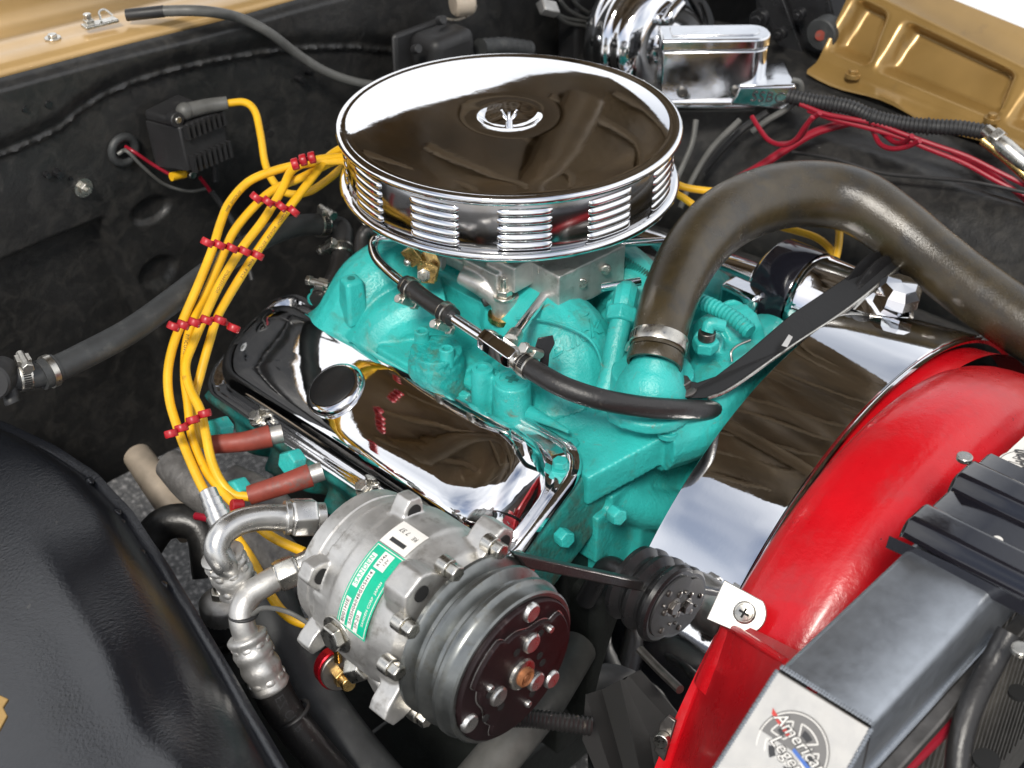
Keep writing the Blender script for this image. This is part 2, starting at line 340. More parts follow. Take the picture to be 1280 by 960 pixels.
# --- raised hood, above the picture, mirrored in every chrome part
hood = thing('hood', 'dark bronze underside of the raised hood mirrored in the chrome air cleaner lid', 'hood', (.12, .60, 1.302))
HA = R(46); hd = V((0, -math.cos(HA), math.sin(HA))); hn = V((0, -math.sin(HA), -math.cos(HA)))
def hp_(x, s):
    w_ = .010*math.sin(x*5+s*7)+.012*math.sin(x*12-s*9+1)+.007*math.sin(x*23+s*17+2*math.sin(x*6))
    return V((x+.12, .60, 1.302))+hd*s+hn*(w_+.05*(x/.75)**2)
part(grid(hp_, lin(-.68, .80, 80), lin(0, 1.6, 90)), 'inner_panel', K['hood'], hood, sharp=80)
part(grid(lambda x, s: hp_(x, s)-hn*(.004+.03*smooth(0, .2, s)), lin(-.68, .80, 20), lin(.0, 1.6, 20)), 'outer_panel', K['gold'], hood, sharp=80)
for pts in ([(-.6, .1), (-.25, .5), (-.5, 1.45)], [(.6, .1), (.25, .5), (.5, 1.45)], [(-.6, 1.5), (0, 1.53), (.6, 1.5)], [(-.3, .55), (0, .5), (.3, .55)]):
    part(MB().tube([hp_(x, s)+hn*.012 for x, s in pts], .045, 12, squash=(hn, .45)), 'brace', K['hood'], hood)

for k in range(9):
    xa = -.62+k*.165
    pts = [(xa, .04+.03*(k % 3)), (xa+.10+.03*math.sin(k*2), .30), (xa-.02+.05*math.sin(k*3), .62), (xa+.12, .95), (xa+.03*math.sin(k), 1.35)]
    part(MB().tube([hp_(max(-.66, min(.78, x)), s)+hn*.004 for x, s in pts], .013, 8, squash=(hn, .6)), 'bead', K['bead'], hood)
# --- passenger wheel house, bottom left
wh = thing('wheel_house', 'glossy black passenger wheel house bulging at the lower left corner', 'wheel house', (-.7, -.1, .5))
def whx(y):
    P = [(.5, -.49), (.26, -.490), (.12, -.479), (.045, -.487), (-.053, -.509), (-.148, -.534), (-.237, -.558), (-.30, -.575), (-.75, -.68)]
    for a, b in zip(P[:-1], P[1:]):
        if b[0] <= y <= a[0]: return a[1]+(b[1]-a[1])*(a[0]-y)/(a[0]-b[0])
    return P[0][1]
def whp(t, y):
    x = whx(y)-t
    z = .742+.052*(1-math.exp(-t/.030))-.20*t-.35*max(0, t-.12)**2
    z -= .10*max(0, (y-.16)/.3)**2 + .12*max(0, (-.38-y)/.3)**2
    z += .0025*math.sin(y*9+t*10)*smooth(.03, .1, t)+.005*math.exp(-(((y+.33)/.035)**2+((t-.11)/.03)**2))
    z -= .008*math.exp(-(((y+.20)/.05)**2+((t-.06)/.02)**2))
    z += .007*math.exp(-(((t-.085-.15*(y+.1))/.020)**2))*smooth(.1, -.2, y)+.010*math.exp(-(((y+.45)/.06)**2+((t-.18)/.05)**2))-.006*math.exp(-(((y+.30)/.05)**2+((t-.22)/.04)**2))
    x += .012*math.sin(y*7+1)*smooth(0, .05, t)
    return V((x, y, z))
ts = lin(0, .06, 16)+lin(.065, .55, 70)
part(grid(whp, ts, lin(-.75, .5, 130)), 'panel', K['blkgloss'], wh, sharp=80)
# turned up flange with beads of paint, and the wall below it
fl = MB(); ys = lin(-.75, .5, 120)
def wv(y): return .0008*math.sin(y*61)*math.sin(y*23)
fl.loft([[whp(0, y)+V((.0, 0, 0)) for y in ys], [whp(0, y)+V((.004, 0, .004+wv(y))) for y in ys], [whp(0, y)+V((.010, 0, .003+wv(y))) for y in ys], [whp(0, y)+V((.012, 0, -.006)) for y in ys], [whp(0, y)+V((.008, 0, -.05)) for y in ys], [whp(0, y)+V((-.04, 0, -.42)) for y in ys]], False)
part(fl, 'flange', K['blkgloss'], wh, sharp=60)
for (px, py) in [(103, 603), (112, 601), (146, 640), (151, 652), (176, 690), (183, 706), (203, 730)]:
    q = A(px, py, z=.747); part(MB().ball(q, (.004, .006, .003), 10), 'paint_bead', K['blkgloss'], wh)
q = A(4, 893, d=.97)
part(MB().prism([(-.02, -.012), (.000, -.013), (.004, -.002), (.000, .004), (.003, .010), (-.006, .014), (-.02, .013)], .004, frame(q, (-.25, -.35, .9), (.7, -.7, 0))), 'clip', K['gold'], wh, .0006)

# --- driver side: black wheel house and gold inner fender
dw = thing('wheel_house', 'black driver side wheel house behind the radiator hose, carrying the wiring loom', 'wheel house', (.5, 0, .5))
dprof = [(.66, .872), (.61, .874), (.57, .868), (.53, .858), (.49, .843), (.455, .815), (.425, .77), (.405, .70), (.395, .60), (.39, .30)]
def dwp(i, y):
    x, z = dprof[int(i)]; z -= .04*max(0, (y-.12)/.2)**2; z += .004*math.sin(y*19+x*40)*math.sin(x*50+y*7)
    return V((x+.006*math.sin(y*13), y, z+.05*(y+.1)*(x > .5)))
dsub = []
for a, b in zip(dprof[:-1], dprof[1:]): dsub += [(a[0]+(b[0]-a[0])*k/4, a[1]+(b[1]-a[1])*k/4) for k in range(4)]
dprof = dsub+[dprof[-1]]
part(grid(dwp, range(len(dprof)), lin(-.75, .41, 70)), 'panel', K['blk'], dw, sharp=80)
gf = thing('inner_fender', 'gold painted inner fender panel with pressed pockets at the upper right', 'inner fender', (.63, -.2, .87))
ribs = [A(1106, 45, x=.63).y, A(1268, 115, x=.63).y, A(1040, 45, x=.63).y]
def gfp(t, y):
    z0 = .897+.067*(y+.015); z1 = .973+.173*(y+.037)
    if t < 0: return V((.60-.004*0+t*-.0, y, z0+t)) if t > -.5 else V((.60, y, z0))
    x = .60+.06*t; z = z0+(z1-z0)*t
    dd = min(abs(y-r) for r in ribs); wdt = .010+.014*t
    k = smooth(wdt*.5, wdt*1.2, dd)*smooth(.10, .26, t)*(1-smooth(.80, .95, t))
    return V((x+.024*k, y, z-.008*k))
part(grid(gfp, lin(0, 1, 36), lin(.0, -.75, 150)), 'panel', K['gold'], gf, sharp=70)
def gz1(y): return .973+.173*(y+.037)
def gz2(y): return .977+.118*(y+.118)
yl = lin(.0, -.75, 40)
part(MB().loft([[V((.60, y, gfp(0, y).z)) for y in yl], [V((.594, y, gfp(0, y).z-.004)) for y in yl], [V((.575, y, gfp(0, y).z-.008+.004*math.sin(y*40))) for y in yl], [V((.574, y, gfp(0, y).z-.013+.004*math.sin(y*40))) for y in yl]], False), 'lower_flange', K['gold'], gf, sharp=70)
part(MB().loft([[V((.66, y, gz1(y))) for y in yl], [V((.664, y, gz1(y)+.004)) for y in yl], [V((.67, y, gz1(y)+.003)) for y in yl], [V((.70, y, gz2(y)-.006)) for y in yl], [V((.72, y, gz2(y))) for y in yl]], False), 'top_flange', K['gold'], gf, sharp=70)
yl2 = lin(.8, -1.1, 40)
ft = part(MB().loft([[V((.722, y, gz2(y)-.012)) for y in yl2], [V((.722, y, gz2(y)+.002)) for y in yl2], [V((.728, y, gz2(y)+.006)) for y in yl2], [V((.85, y, gz2(y)+.012)) for y in yl2], [V((1.0, y, gz2(y)-.01)) for y in yl2], [V((1.06, y, gz2(y)-.06)) for y in yl2], [V((1.08, y, gz2(y)-.4)) for y in yl2]], False), 'fender', K['white'], sharp=70)
tag(ft, 'pale fender top beyond the gold inner panel, upper right corner', 'fender')
for px, py in [(1066, 93), (1240, 148)]:
    q = A(px, py, x=.585); part(MB().cyl(q-V((0, 0, .004)), q+V((0, 0, .002)), .010).hexn(q+V((0, 0, .002)), q+V((0, 0, .007)), .006), 'bolt', K['gold'], gf, .0006)
# hood hinge, black
hh = thing('hinge_arms', 'black hood hinge arms between the brake booster and gold fender', 'hinge', A(990, 60, d=1.9))
q = A(985, 15, d=1.9); m_ = frame(q, (-1, -.15, .1), (0, .2, 1))
part(MB().prism([(-.09, -.05), (-.03, -.075), (.03, -.06), (.09, .0), (.09, .05), (0, .045), (-.06, .02)], .006, m_), 'plate', K['blksatin'], hh, .001)
part(MB().prism([(-.10, -.02), (-.08, -.04), (.10, .03), (.10, .06), (.05, .05)], .018, m_, .010), 'arm', K['blksatin'], hh, .001)
for (px, py, r) in [(952, 22, .013), (978, 40, .009), (1002, 16, .008)]:
    q = A(px, py, d=1.86); part(MB().cyl(q, q+V((-.012, -.002, 0)), r, None, 20).hexn(q+V((-.012, -.002, 0)), q+V((-.018, -.003, 0)), r*.6), 'pivot', K['blksatin'], hh, .0008)
q = A(1027, 42, d=1.84); part(MB().cyl(q+V((.02, 0, 0)), q-V((.006, .002, 0)), .022, None, 28), 'bumper', K['rubber'], hh, .002)
part(MB().cyl(q-V((.006, .002, 0)), q-V((.008, .003, 0)), .007, None, 20), 'bumper_core', K['boot'], hh)
part(MB().tube([A(1000, -20, d=1.95), A(960, 40, d=1.95), A(935, 110, d=1.93)], .02, 10), 'link', K['blksatin'], hh)

# --- frame and floor of the bay: what closes the view downwards
fr = thing('frame_rail', 'black frame rail and crossmember low under the engine', 'frame', (-.35, 0, .3))
part(MB().box((-.40, .05, .33), (.11, 1.2, .14)), 'rail', K['shadeblk'], fr, .01)
part(MB().box((0, -.13, .30), (.9, .16, .10)), 'crossmember', K['shadeblk'], fr, .01)
part(MB().box((-.36, -.10, .30), (.30, .75, .06)), 'gap_filler', K['shadeblk'], fr, .01)  # dark box added to black out the gap beside the engine
part(MB().box((.42, .05, .33), (.11, 1.2, .14)), 'rail', K['blk'], fr, .01)
# ================================================================== engine
eng = thing('engine_block', 'turquoise painted engine block and cylinder heads below the chrome valve covers', 'engine', (0, 0, .35))
blk = MB().box((0, .0, .52), (.36, .50, .30)).box((0, -.02, .68), (.26, .48, .10))
cast(blk, 'block', K['shadeblk'], eng, .006, 4)
VO = V((-.222, -.045, .753)); VU = V((0, 1, -.085)).normalized(); VW = V((-.44, 0, .898)); VW = (VW-VU*VW.dot(VU)).normalized(); VVd = VW.cross(VU)*-1   # across, towards the outside
if VVd.x > 0: VVd = -VVd
def vc(u, v, w_, s=1):      # u rearwards, v outwards, w out of the head
    v = v-.045*u; w_ = w_-.02*(math.sqrt(u*u+.0012)+u)/2*max(0, min(1, (w_-.015)/.03)); p = VO+VU*u+VVd*v+VW*w_; return V((p.x*s, p.y, p.z))
def bxv(u0, u1, v0, v1, w0, w1, s=1):
    b = [vc(u0, v0, w0, s), vc(u1, v0, w0, s), vc(u1, v1, w0, s), vc(u0, v1, w0, s)]; t = [vc(u0, v0, w1, s), vc(u1, v0, w1, s), vc(u1, v1, w1, s), vc(u0, v1, w1, s)]
    return b, t
hd1 = MB().hexa(*bxv(-.222, .235, -.075, .080, -.085, -.012))
for u in (.15, .045, -.06, -.165):      # plug bosses and bolt pads on the outer face of the head
    hd1.cyl(vc(u, .070, -.055), vc(u, .10, -.065), .017, .014)
    hd1.tube([vc(u+.05, .07, -.02), vc(u+.05, .085, -.05), vc(u+.05, .07, -.085)], .014, 10)
hd1.hexa(*bxv(-.215, .262, .02, .082, -.022, -.006))
cast(hd1, 'cylinder_head', K['tealdark'], eng, .0028, 10)
hd2 = MB().hexa(*bxv(-.235, .225, -.075, .085, -.085, -.008, -1)); cast(hd2, 'cylinder_head', K['teal'], eng, .004, 4)
for px, py, d in [(278, 535, 1.36), (368, 576, 1.335), (300, 612, 1.30)]:
    q = A(px, py, d=d); dr = V((-.75, -.1, .25)).normalized()
    part(MB().hexn(q-dr*.006, q+dr*.012, .0125), 'bolt', K['teal'], eng, .0012)
# front cover and pump under the water crossover
part(MB().box((0, -.262, .53), (.34, .05, .20)), 'timing_cover', K['shadeblk'], eng, .012)
fc = MB().box((0.0, -.262, .68), (.29, .03, .13)).box((-.07, -.272, .655), (.08, .03, .07)).cyl((.03, -.25, .67), (.03, -.31, .67), .06, .05)
fc.tube([(-.13, -.255, .73), (-.09, -.28, .70), (-.02, -.30, .66)], .022)
fc.box((-.15, -.262, .70), (.03, .03, .06))
cast(fc, 'front_cover', K['teal'], eng, .0030, 4)
part(MB().lathe([(.02, 0), (.085, 0), (.088, .003), (.078, .010), (.088, .017), (.086, .020), (.03, .021), (.0001, .022)], frame((.0, -.31, .60), (0, -1, 0)), 48), 'dark_pulley_disc', K['blksatin'], eng, sharp=30)  # black disc added to darken the gap below the front cover
for px, py, d in [(700, 668, 1.28), (765, 640, 1.285)]:
    q = A(px, py, d=d); part(MB().hexn(q, q+V((-.003, -.013, .002)), .009), 'bolt', K['teal'], eng, .001)

# ------------------------------------------------------------------ valve covers
def rrect(hl, hw, r, n=7):
    out = []
    for cx, cy, a0 in ((hl-r, hw-r, 0), (-hl+r, hw-r, 90), (-hl+r, -hw+r, 180), (hl-r, -hw+r, 270)):
        out += [(cx+r*math.cos(R(a0+90*k/n)), cy+r*math.sin(R(a0+90*k/n))) for k in range(n+1)]
    return out
def valve_cover(label, s):
    o = thing('valve_cover', label, 'valve cover', vc(0, 0, 0, s))
    def ring(hl, hw, r, w_, cv=0, cu=0): hl += .013; return [vc(a+cu, b+cv, w_, s) for a, b in rrect(hl, hw, r)]
    c_ = (.0, .022); fl = MB().loft([ring(.234, .076, .036, -.005, *c_), ring(.235, .077, .036, -.003, *c_), ring(.235, .077, .036, .0035, *c_), ring(.232, .074, .035, .0055, *c_), ring(.226, .070, .034, .0055, *c_), ring(.223, .068, .033, .002, *c_), ring(.212, .058, .03, .002, *c_)], True)
    part(fl, 'flange', K['chrome2'], o, sharp=50)
    b = MB(); L0 = [(.222, .0635, .048, .001), (.221, .062, .048, .004), (.2195, .061, .048, .011), (.2165, .0592, .048, .020), (.2135, .0575, .048, .027), (.209, .055, .047, .0335), (.203, .0515, .0455, .0388), (.195, .047, .0425, .0422), (.184, .041, .038, .0444), (.169, .033, .031, .0458), (.150, .024, .023, .0467), (.13, .015, .0145, .0472), (.11, .006, .0055, .0474)]
    b.loft([ring(*q, .003, .022) for q in L0], True); n = len(rrect(1, .5, .1)); b.f.append(tuple(range(len(b.v)-n, len(b.v))))
    part(b, 'cover', K['chrome'], o, sharp=60)
    for u, v in ((.155, .0715), (-.03, .0715), (-.18, .0715)) if s == 1 else ((-.19, -.06),):
        p = vc(u, v, .004, s); nn = V((VW.x*s, VW.y, VW.z))
        part(MB().cyl(p, p+nn*.003, .010, .009, 20).hexn(p+nn*.003, p+nn*.010, .0075), 'bolt', K['steel'], o, .0008)
    return o
valve_cover('long chrome valve cover with a black cap in front of the yellow plug wires', 1)
valve_cover('chrome valve cover on the far side, half hidden behind the radiator hose', -1)
# breather cap
q = A(424, 474, d=1.325); q = q
cb = vc(.050, .010, .0455); nn = VW
cap = thing('breather_cap', 'round black plug with chrome rim on the near valve cover', 'cap', cb)
part(MB().lathe([(.030, -.006), (.0325, .001), (.0325, .004), (.0298, .0072), (.0265, .009), (.026, .009), (.0255, .0075)], frame(cb, nn), 40), 'rim', K['chrome'], cap, sharp=60)
part(MB().lathe([(.0255, .0070), (.0255, .0090), (.0243, .0100), (.010, .0107), (.0001, .0108)], frame(cb, nn), 36), 'lid', K['blkflat'], cap, sharp=60)

# ------------------------------------------------------------------ intake manifold
im = thing('intake_manifold', 'turquoise cast intake manifold under the carburetor', 'intake manifold', (0, 0, .72))
mf = MB()
mf.box((0, -.05, .745), (.28, .40, .07))
mf.hexa([V((-.165, -.25, .755)), V((-.15, .16, .755)), V((-.10, .16, .74)), V((-.10, -.25, .74))][::-1], [V((-.165, -.25, .785)), V((-.15, .16, .785)), V((-.10, .16, .80)), V((-.10, -.25, .80))][::-1])
mf.box((.0, .01, .805), (.19, .21, .085))                                       # plenum, carburetor pad
mf.box((.0, .01, .846), (.17, .20, .012))
# rear runner hump
mf.tube([(.0, .10, .82), A(505, 335, z=.835), A(465, 362, z=.825), A(432, 408, z=.785), A(405, 425, z=.75)], [.045, .042, .042, .038, .035], 18)
mf.tube([A(560, 385, z=.82), A(500, 400, z=.81), A(470, 430, z=.785), A(452, 455, z=.76)], [.035, .034, .034, .032], 16)
# centre valley shelf
mf.box(A(560, 455, z=.78), (.11, .10, .05))
# front runner, with the raised name
mf.tube([(.0, -.08, .80), A(655, 395, z=.83), A(706, 428, z=.83), A(716, 480, z=.795), A(690, 530, z=.76)], [.05, .047, .047, .046, .042], 20)
mf.tube([(.05, -.08, .80), A(760, 345, z=.84), A(800, 380, z=.83), A(830, 420, z=.80)], [.045, .042, .042, .04], 18)
mf.tube([(.08, .0, .80), (.14, .02, .79), (.18, .03, .76)], .042).tube([(.08, -.12, .80), (.14, -.14, .79), (.18, -.16, .76)], .042).tube([(.08, .12, .80), (.14, .14, .79), (.18, .16, .76)], .042)
# bosses
def boss(px, py, z, r, h, r0=None):
    p = A(px, py, z=z); mf.cyl(p-V((0, 0, h)), p, r0 or r*1.08, r, 24); return p
b1 = boss(603, 462, .835, .011, .05); b2 = boss(640, 476, .832, .0185, .06, .021); b3 = boss(722, 392, .868, .012, .04, .017)
mf.tube([A(603, 468, z=.822), A(640, 482, z=.815)], .010)
b4 = boss(775, 392, .845, .02, .05, .024)
# water crossover: arms, thermostat seat, outlets to both heads
Q4 = [A(655, 535, z=.785), A(765, 500, z=.818), A(850, 535, z=.815), A(735, 598, z=.785)]
mf.hexa([q-V((0, 0, .035)) for q in Q4], Q4)
mf.box(A(668, 540, z=.775), (.05, .09, .02))
mf.cyl(A(812, 520, z=.795), A(812, 520, z=.795)+V((0, 0, .055)), .044, .040)
mf.tube([A(815, 540, z=.80), A(870, 520, z=.80), A(905, 470, z=.80), A(960, 430, z=.78)], [.04, .038, .036, .035], 18)
mf.tube([A(890, 430, z=.82), A(930, 410, z=.82)], .03).cyl(A(885, 440, z=.80), A(885, 428, z=.845), .02, .016)
mf.cyl(A(915, 400, z=.80), A(915, 392, z=.84), .018, .015)
mf.box(A(855, 505, z=.815), (.04, .035, .03))
cast(mf, 'casting', K['teal'], im, .0019, 3)
# parts that sit on the casting
def bolt(px, py, z, r=.008, h=.010, mat='teal', par=im, dr=(0, 0, 1), **k):
    p = A(px, py, z=z); dr = V(dr).normalized()
    return part(MB().cyl(p-dr*.004, p+dr*.002, r*1.45, None, 20).hexn(p+dr*.002, p+dr*h, r), 'bolt', K[mat], par, .0009)
bolt(668, 532, .783); bolt(714, 562, .785); bolt(397, 372, .790); bolt(600, 492, .782, .007); bolt(778, 440, .812, .007); bolt(738, 400, .842, .004, .005); bolt(700, 585, .788, .0075); bolt(640, 520, .785, .007); bolt(455, 415, .785, .007); bolt(520, 470, .783, .007); bolt(580, 500, .78, .007); bolt(835, 540, .818, .007); bolt(770, 512, .82, .006)
# split line left by the mould
part(MB().tube([A(645, 398, z=.868), A(690, 402, z=.877), A(735, 422, z=.87), A(752, 455, z=.845), A(750, 490, z=.815)], .0014, 8), 'casting_seam', K['teal'], im)
part(MB().sheet([A(636, 540, z=.768), A(700, 590, z=.768), A(694, 603, z=.766), A(630, 552, z=.766)], (0, 0, 1), .004), 'gasket_tab', K['tealdark'], im)
# round heat riser cover with two posts, paint cracked
hc = A(545, 436, z=.832)
hr = cast(MB().cyl(hc-V((0, 0, .055)), hc, .028, .0265, 40).cyl(hc-V((0, 0, .055)), hc-V((0, 0, .012)), .030, .029, 40), 'heat_riser_cover', K['tealrough'], im, .0018, 3)
for px, py in [(527, 414), (558, 436)]:
    p = A(px, py, z=.842); part(MB().lathe([(.0085, -.03), (.0075, 0), (.0062, .001), (.004, .0005), (.0035, -.006), (.0001, -.006)], frame(p, (0, 0, 1)), 20), 'post', K['teal'], hr, sharp=40)
p = b1; part(MB().lathe([(.011, -.002), (.0108, .002), (.0065, .0025), (.005, -.004), (.0001, -.004)], frame(p, (0, 0, 1)), 24), 'threaded_boss', K['teal'], im, sharp=40)
p = b2; pl = part(MB().lathe([(.0175, -.003), (.0165, .003), (.0125, .0035), (.012, .002), (.0001, .002)], frame(p, (0, 0, 1)), 30), 'plug', K['teal'], im, sharp=40)
part(MB().box((0, 0, .0022), (.013, .004, .0012), frame(p, (0, 0, 1), (1, .4, 0))).box((0, 0, .0024), (.004, .013, .0012), frame(p, (0, 0, 1), (1, .4, 0))), 'plug_slot', K['tealdark'], pl)
p = b3; part(MB().lathe([(.0115, -.003), (.0115, .003), (.007, .0035), (.006, .001), (.0001, .001)], frame(p, (0, 0, 1)), 24), 'threaded_boss', K['teal'], im, sharp=40)
# flat sided post at the rear
p = A(439, 348, z=.862); m_ = frame(p-V((0, 0, .052)), (0, 0, 1), (1, -.25, 0))
po = part(MB().hexa([m_ @ V(q) for q in [(-.013, -.014, 0), (.013, -.014, 0), (.013, .014, 0), (-.013, .014, 0)]], [m_ @ V(q) for q in [(-.010, -.010, .052), (.010, -.010, .052), (.010, .010, .052), (-.010, .010, .052)]]), 'post', K['teal'], im, .004, seg=3)
part(MB().cyl(p-V((0, 0, .001)), p+V((0, 0, .0006)), .0042, None, 18), 'post_hole', K['tealdark'], po)
# gasket rail next to the valve cover
rail = [vc(u, -.083, .006+.002*math.sin(u*60)) for u in lin(.18, -.19, 24)]
part(MB().tube(rail, [.002, .008, .008, .008, .008, .008, .007, .002], 10, squash=(VW, .8)), 'gasket_rail', K['teal'], im)
# raised script name on the front runner
nc = A(716, 424, z=.872); tx = (A(742, 412, z=.868)-A(684, 442, z=.872)).normalized(); tn = V((-.42, -.30, .86)); tn = (tn-tx*tn.dot(tx)).normalized(); ty = tn.cross(tx)
# bypass pipe
bt = thing('bypass_pipe', 'turquoise bent bypass pipe with hex elbow beside the thermostat housing', 'pipe', A(770, 440, z=.82))
pts = [A(779, 385, z=.878), A(776, 402, z=.872), A(769, 432, z=.855), A(763, 468, z=.835), A(752, 500, z=.815), A(736, 525, z=.79), A(716, 545, z=.76)]
part(MB().tube(pts, .0108, 18), 'pipe', K['teal'], bt)
e = pts[1]; dr = (pts[0]-pts[2]).normalized()
part(MB().hexn(e-dr*.002, e+dr*.014, .0165), 'nut', K['teal'], bt, .001)
part(MB().tube([e+dr*.012, e+dr*.024, e+dr*.028+V((.008, .006, -.002)), e+V((.022, .018, .0))], [.012, .0125, .0125, .012], 10), 'elbow', K['teal'], bt, sharp=30)
part(MB().hexn(e+V((.020, .017, -.03)), e+V((.020, .017, .006)), .015), 'elbow_base', K['teal'], bt, .001)
# thermostat housing
th = thing('thermostat_housing', 'turquoise thermostat housing clamped into the big radiator hose', 'thermostat housing', A(815, 500, z=.82))
NK0, NK1 = A(812, 505, z=.842), A(826, 420, z=.905)
dm = MB().cyl(A(812, 512, z=.826), A(812, 512, z=.826)+V((0, 0, .012)), .041, .040, 36).tube([A(812, 503, z=.832), A(815, 483, z=.848), A(819, 462, z=.862), A(822, 444, z=.874)], [.037, .034, .027, .0235], 28)
dm.box(A(851, 492, z=.832), (.035, .03, .012)).box(A(776, 520, z=.832), (.02, .02, .012))
cast(dm, 'housing', K['teal'], th, .0022, 4)
p = A(851, 486, z=.846); 
part(MB().lathe([(.0155, 0), (.0155, .002), (.0125, .0035), (.0001, .0035)], frame(p, (0, 0, 1)), 28).hexn(p+V((0, 0, .0035)), p+V((0, 0, .011)), .0095), 'bolt', K['darksteel'], th, .0008)
# ------------------------------------------------------------------ raised name on the manifold runner
from mathutils.bvhtree import BVHTree
def bvh(o): return BVHTree.FromPolygons([v.co for v in o.data.vertices], [tuple(p.vertices) for p in o.data.polygons])
castobj = [c for c in COL.objects if c.name.startswith('casting')][0]
bv = bvh(castobj)
tv = (CAM-nc).normalized()
tx2 = RGT.cross(tv); _r = (RGT*.88+UPV*.47); _r = (_r-tv*_r.dot(tv)).normalized(); _u = tv.cross(_r)
def onmf(x, y, h):
    o = nc+_r*x+_u*y; hit = bv.ray_cast(o+tv*.2, -tv)
    return (hit[0]+hit[1]*(h-.0004)) if hit[0] else o
textmesh('Buick', .025, onmf, 'raised_lettering', K['teal'], im, shear=.35, depth=.0011, bold=.0004)

# ------------------------------------------------------------------ air cleaner
ac = thing('air_cleaner', 'big round chrome air cleaner with louvred side on top of the engine', 'air cleaner', (0, 0, .94))
AZ_ = .011
def zl(prof, n=120): return MB().lathe([(r, h+AZ_) for r, h in prof], None, n)
lid = part(zl([(.0001, .9922), (.009, .9924), (.018, .9935), (.0262, .9960), (.0312, .9996), (.0332, 1.0010), (.0355, 1.0015), (.06, 1.0012), (.11, .9997), (.140, .9988), (.155, .9978), (.165, .9966), (.171, .9960), (.1755, .9975), (.1785, .9965), (.180, .9935), (.1795, .990), (.177, .988), (.172, .9875)]), 'lid', K['chrome'], ac, sharp=80)
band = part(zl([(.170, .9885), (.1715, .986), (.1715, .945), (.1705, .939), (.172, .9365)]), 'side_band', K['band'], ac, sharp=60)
part(zl([(.171, .9375), (.1765, .9372), (.1795, .9352), (.1802, .932), (.179, .9292), (.174, .927), (.12, .923), (.07, .915), (.065, .905)]), 'base', K['chrome'], ac, sharp=80)
# one louvre, copied round the band
def louvre_mesh():
    mb = MB(); rings = []
    for i in range(25):
        t = -1+2*i/24; a = t*R(8.8); k = math.sqrt(max(0, 1-abs(t)**7))*.97+.03
        ring = []
        for dz, dr in [(.0042, -.0004), (.0036, .0008), (.0020, .0019), (-.0002, .0026), (-.0020, .0028), (-.0032, .0025), (-.0036, .0018), (-.0031, .0009), (-.0025, -.0004)]:
            rr = .1716+dr*k; ring.append(V((rr*math.cos(a), rr*math.sin(a), dz*(.45+.55*k))))
        rings.append(ring)
    mb.loft(rings, False); return mb.mesh('louvre', 70)
lm = louvre_mesh(); lm.materials.append(K['chrome'])
sm = MB().lathe([(.1719, .0), (.1719, .0024)], None, 12, -R(8.3), R(8.3)).mesh('slot'); sm.materials.append(K['hole'])
for gi in range(12):
    for k in range(5):
        o = bpy.data.objects.new('louvre', lm); COL.objects.link(o); o.parent = band; o.rotation_euler.z = R(228.8+30*gi); o.location.z = AZ_+.9785-k*.0090
        o2 = bpy.data.objects.new('louvre_slot', sm); COL.objects.link(o2); o2.parent = band; o2.rotation_euler.z = R(228.8+30*gi); o2.location.z = AZ_+.9785-k*.0090-.0058
# wing nut
wn = MB().cyl((0, 0, .989), (0, 0, .998), .0055, .0045).cyl((0, 0, .99), (0, 0, 1.006), .0025)
for s in (-1, 1): wn.tube([(s*.003*.69, -s*.003*.72, .994), (s*.009*.69, -s*.009*.72, 1.000), (s*.013*.69, -s*.013*.72, 1.008)], [.003, .0035, .002], 10)
for p in wn.v: p.x *= .62; p.y *= .62; p.z = .992+(p.z-.989)*.75+AZ_
part(wn, 'wing_nut', K['chrome'], ac)

# ------------------------------------------------------------------ carburetor
cb_ = thing('carburetor', 'bare metal carburetor with brass linkage under the air cleaner', 'carburetor', (0, 0, .852))
ca = MB().box((0, .005, .862), (.150, .19, .014)).box((0, .0, .885), (.115, .15, .05)).cyl((0, 0, .88), (0, 0, .925), .062)
cc = lambda px, py, d: A(px, py, d=d)
ca.cyl(A(632, 392, z=.852), A(632, 392, z=.852)+V((0, 0, .024)), .0145).tube([A(575, 345, z=.885), A(605, 358, z=.88), A(628, 375, z=.868)], [.008, .012, .012])
ca.box(A(612, 345, z=.885), (.03, .05, .035)).box(A(640, 335, z=.90), (.035, .04, .03))
ca.tube([A(555, 330, z=.885), A(530, 325, z=.885)], .008).tube([A(655, 345, z=.885), A(680, 358, z=.875)], .012)
cast(ca, 'body', K['cast'], cb_, .0016, 3)
bowl = MB().box((0, 0, 0), (.095, .052, .045), frame(A(718, 338, z=.888), (0, 0, 1), (.72, -.05, 0))).cyl(A(745, 318, z=.90), A(770, 312, z=.90), .014)
bw = cast(bowl, 'fuel_bowl', K['cast'], cb_, .0016, 3)
for px, py, z in [(678, 335, .905), (727, 352, .89), (757, 335, .895), (690, 368, .872)]:
    q = A(px, py, z=z); dr = V((-.7, -.7, .1)).normalized(); part(MB().cyl(q, q+dr*.006, .0055, None, 14), 'screw', K['steel'], bw, .0006)
q = A(630, 372, z=.876); part(MB().cyl(q, q+V((0, 0, .003)), .011, None, 20).hexn(q+V((0, 0, .003)), q+V((0, 0, .011)), .0088).cyl(q+V((0, 0, .01)), q+V((0, 0, .024)), .004, None, 12), 'mounting_nut', K['steel'], cb_, .0007)
q = A(631, 398, z=.848); part(MB().cyl(q, q+V((0, 0, .006)), .0175, None, 24), 'gasket', K['brass'], cb_)
q = A(624, 372, z=.868); part(MB().tube([A(622, 369, z=.87), A(603, 377, z=.866)], [.0065, .0062], 14), 'vacuum_cap', K['rubber'], cb_)
q = A(597, 343, z=.882); part(MB().cyl(q, q+V((-.012, -.01, 0)), .0065, None, 14).cyl(q+V((-.012, -.01, 0)), q+V((-.018, -.014, 0)), .004, None, 12), 'idle_screw', K['darksteel'], cb_)
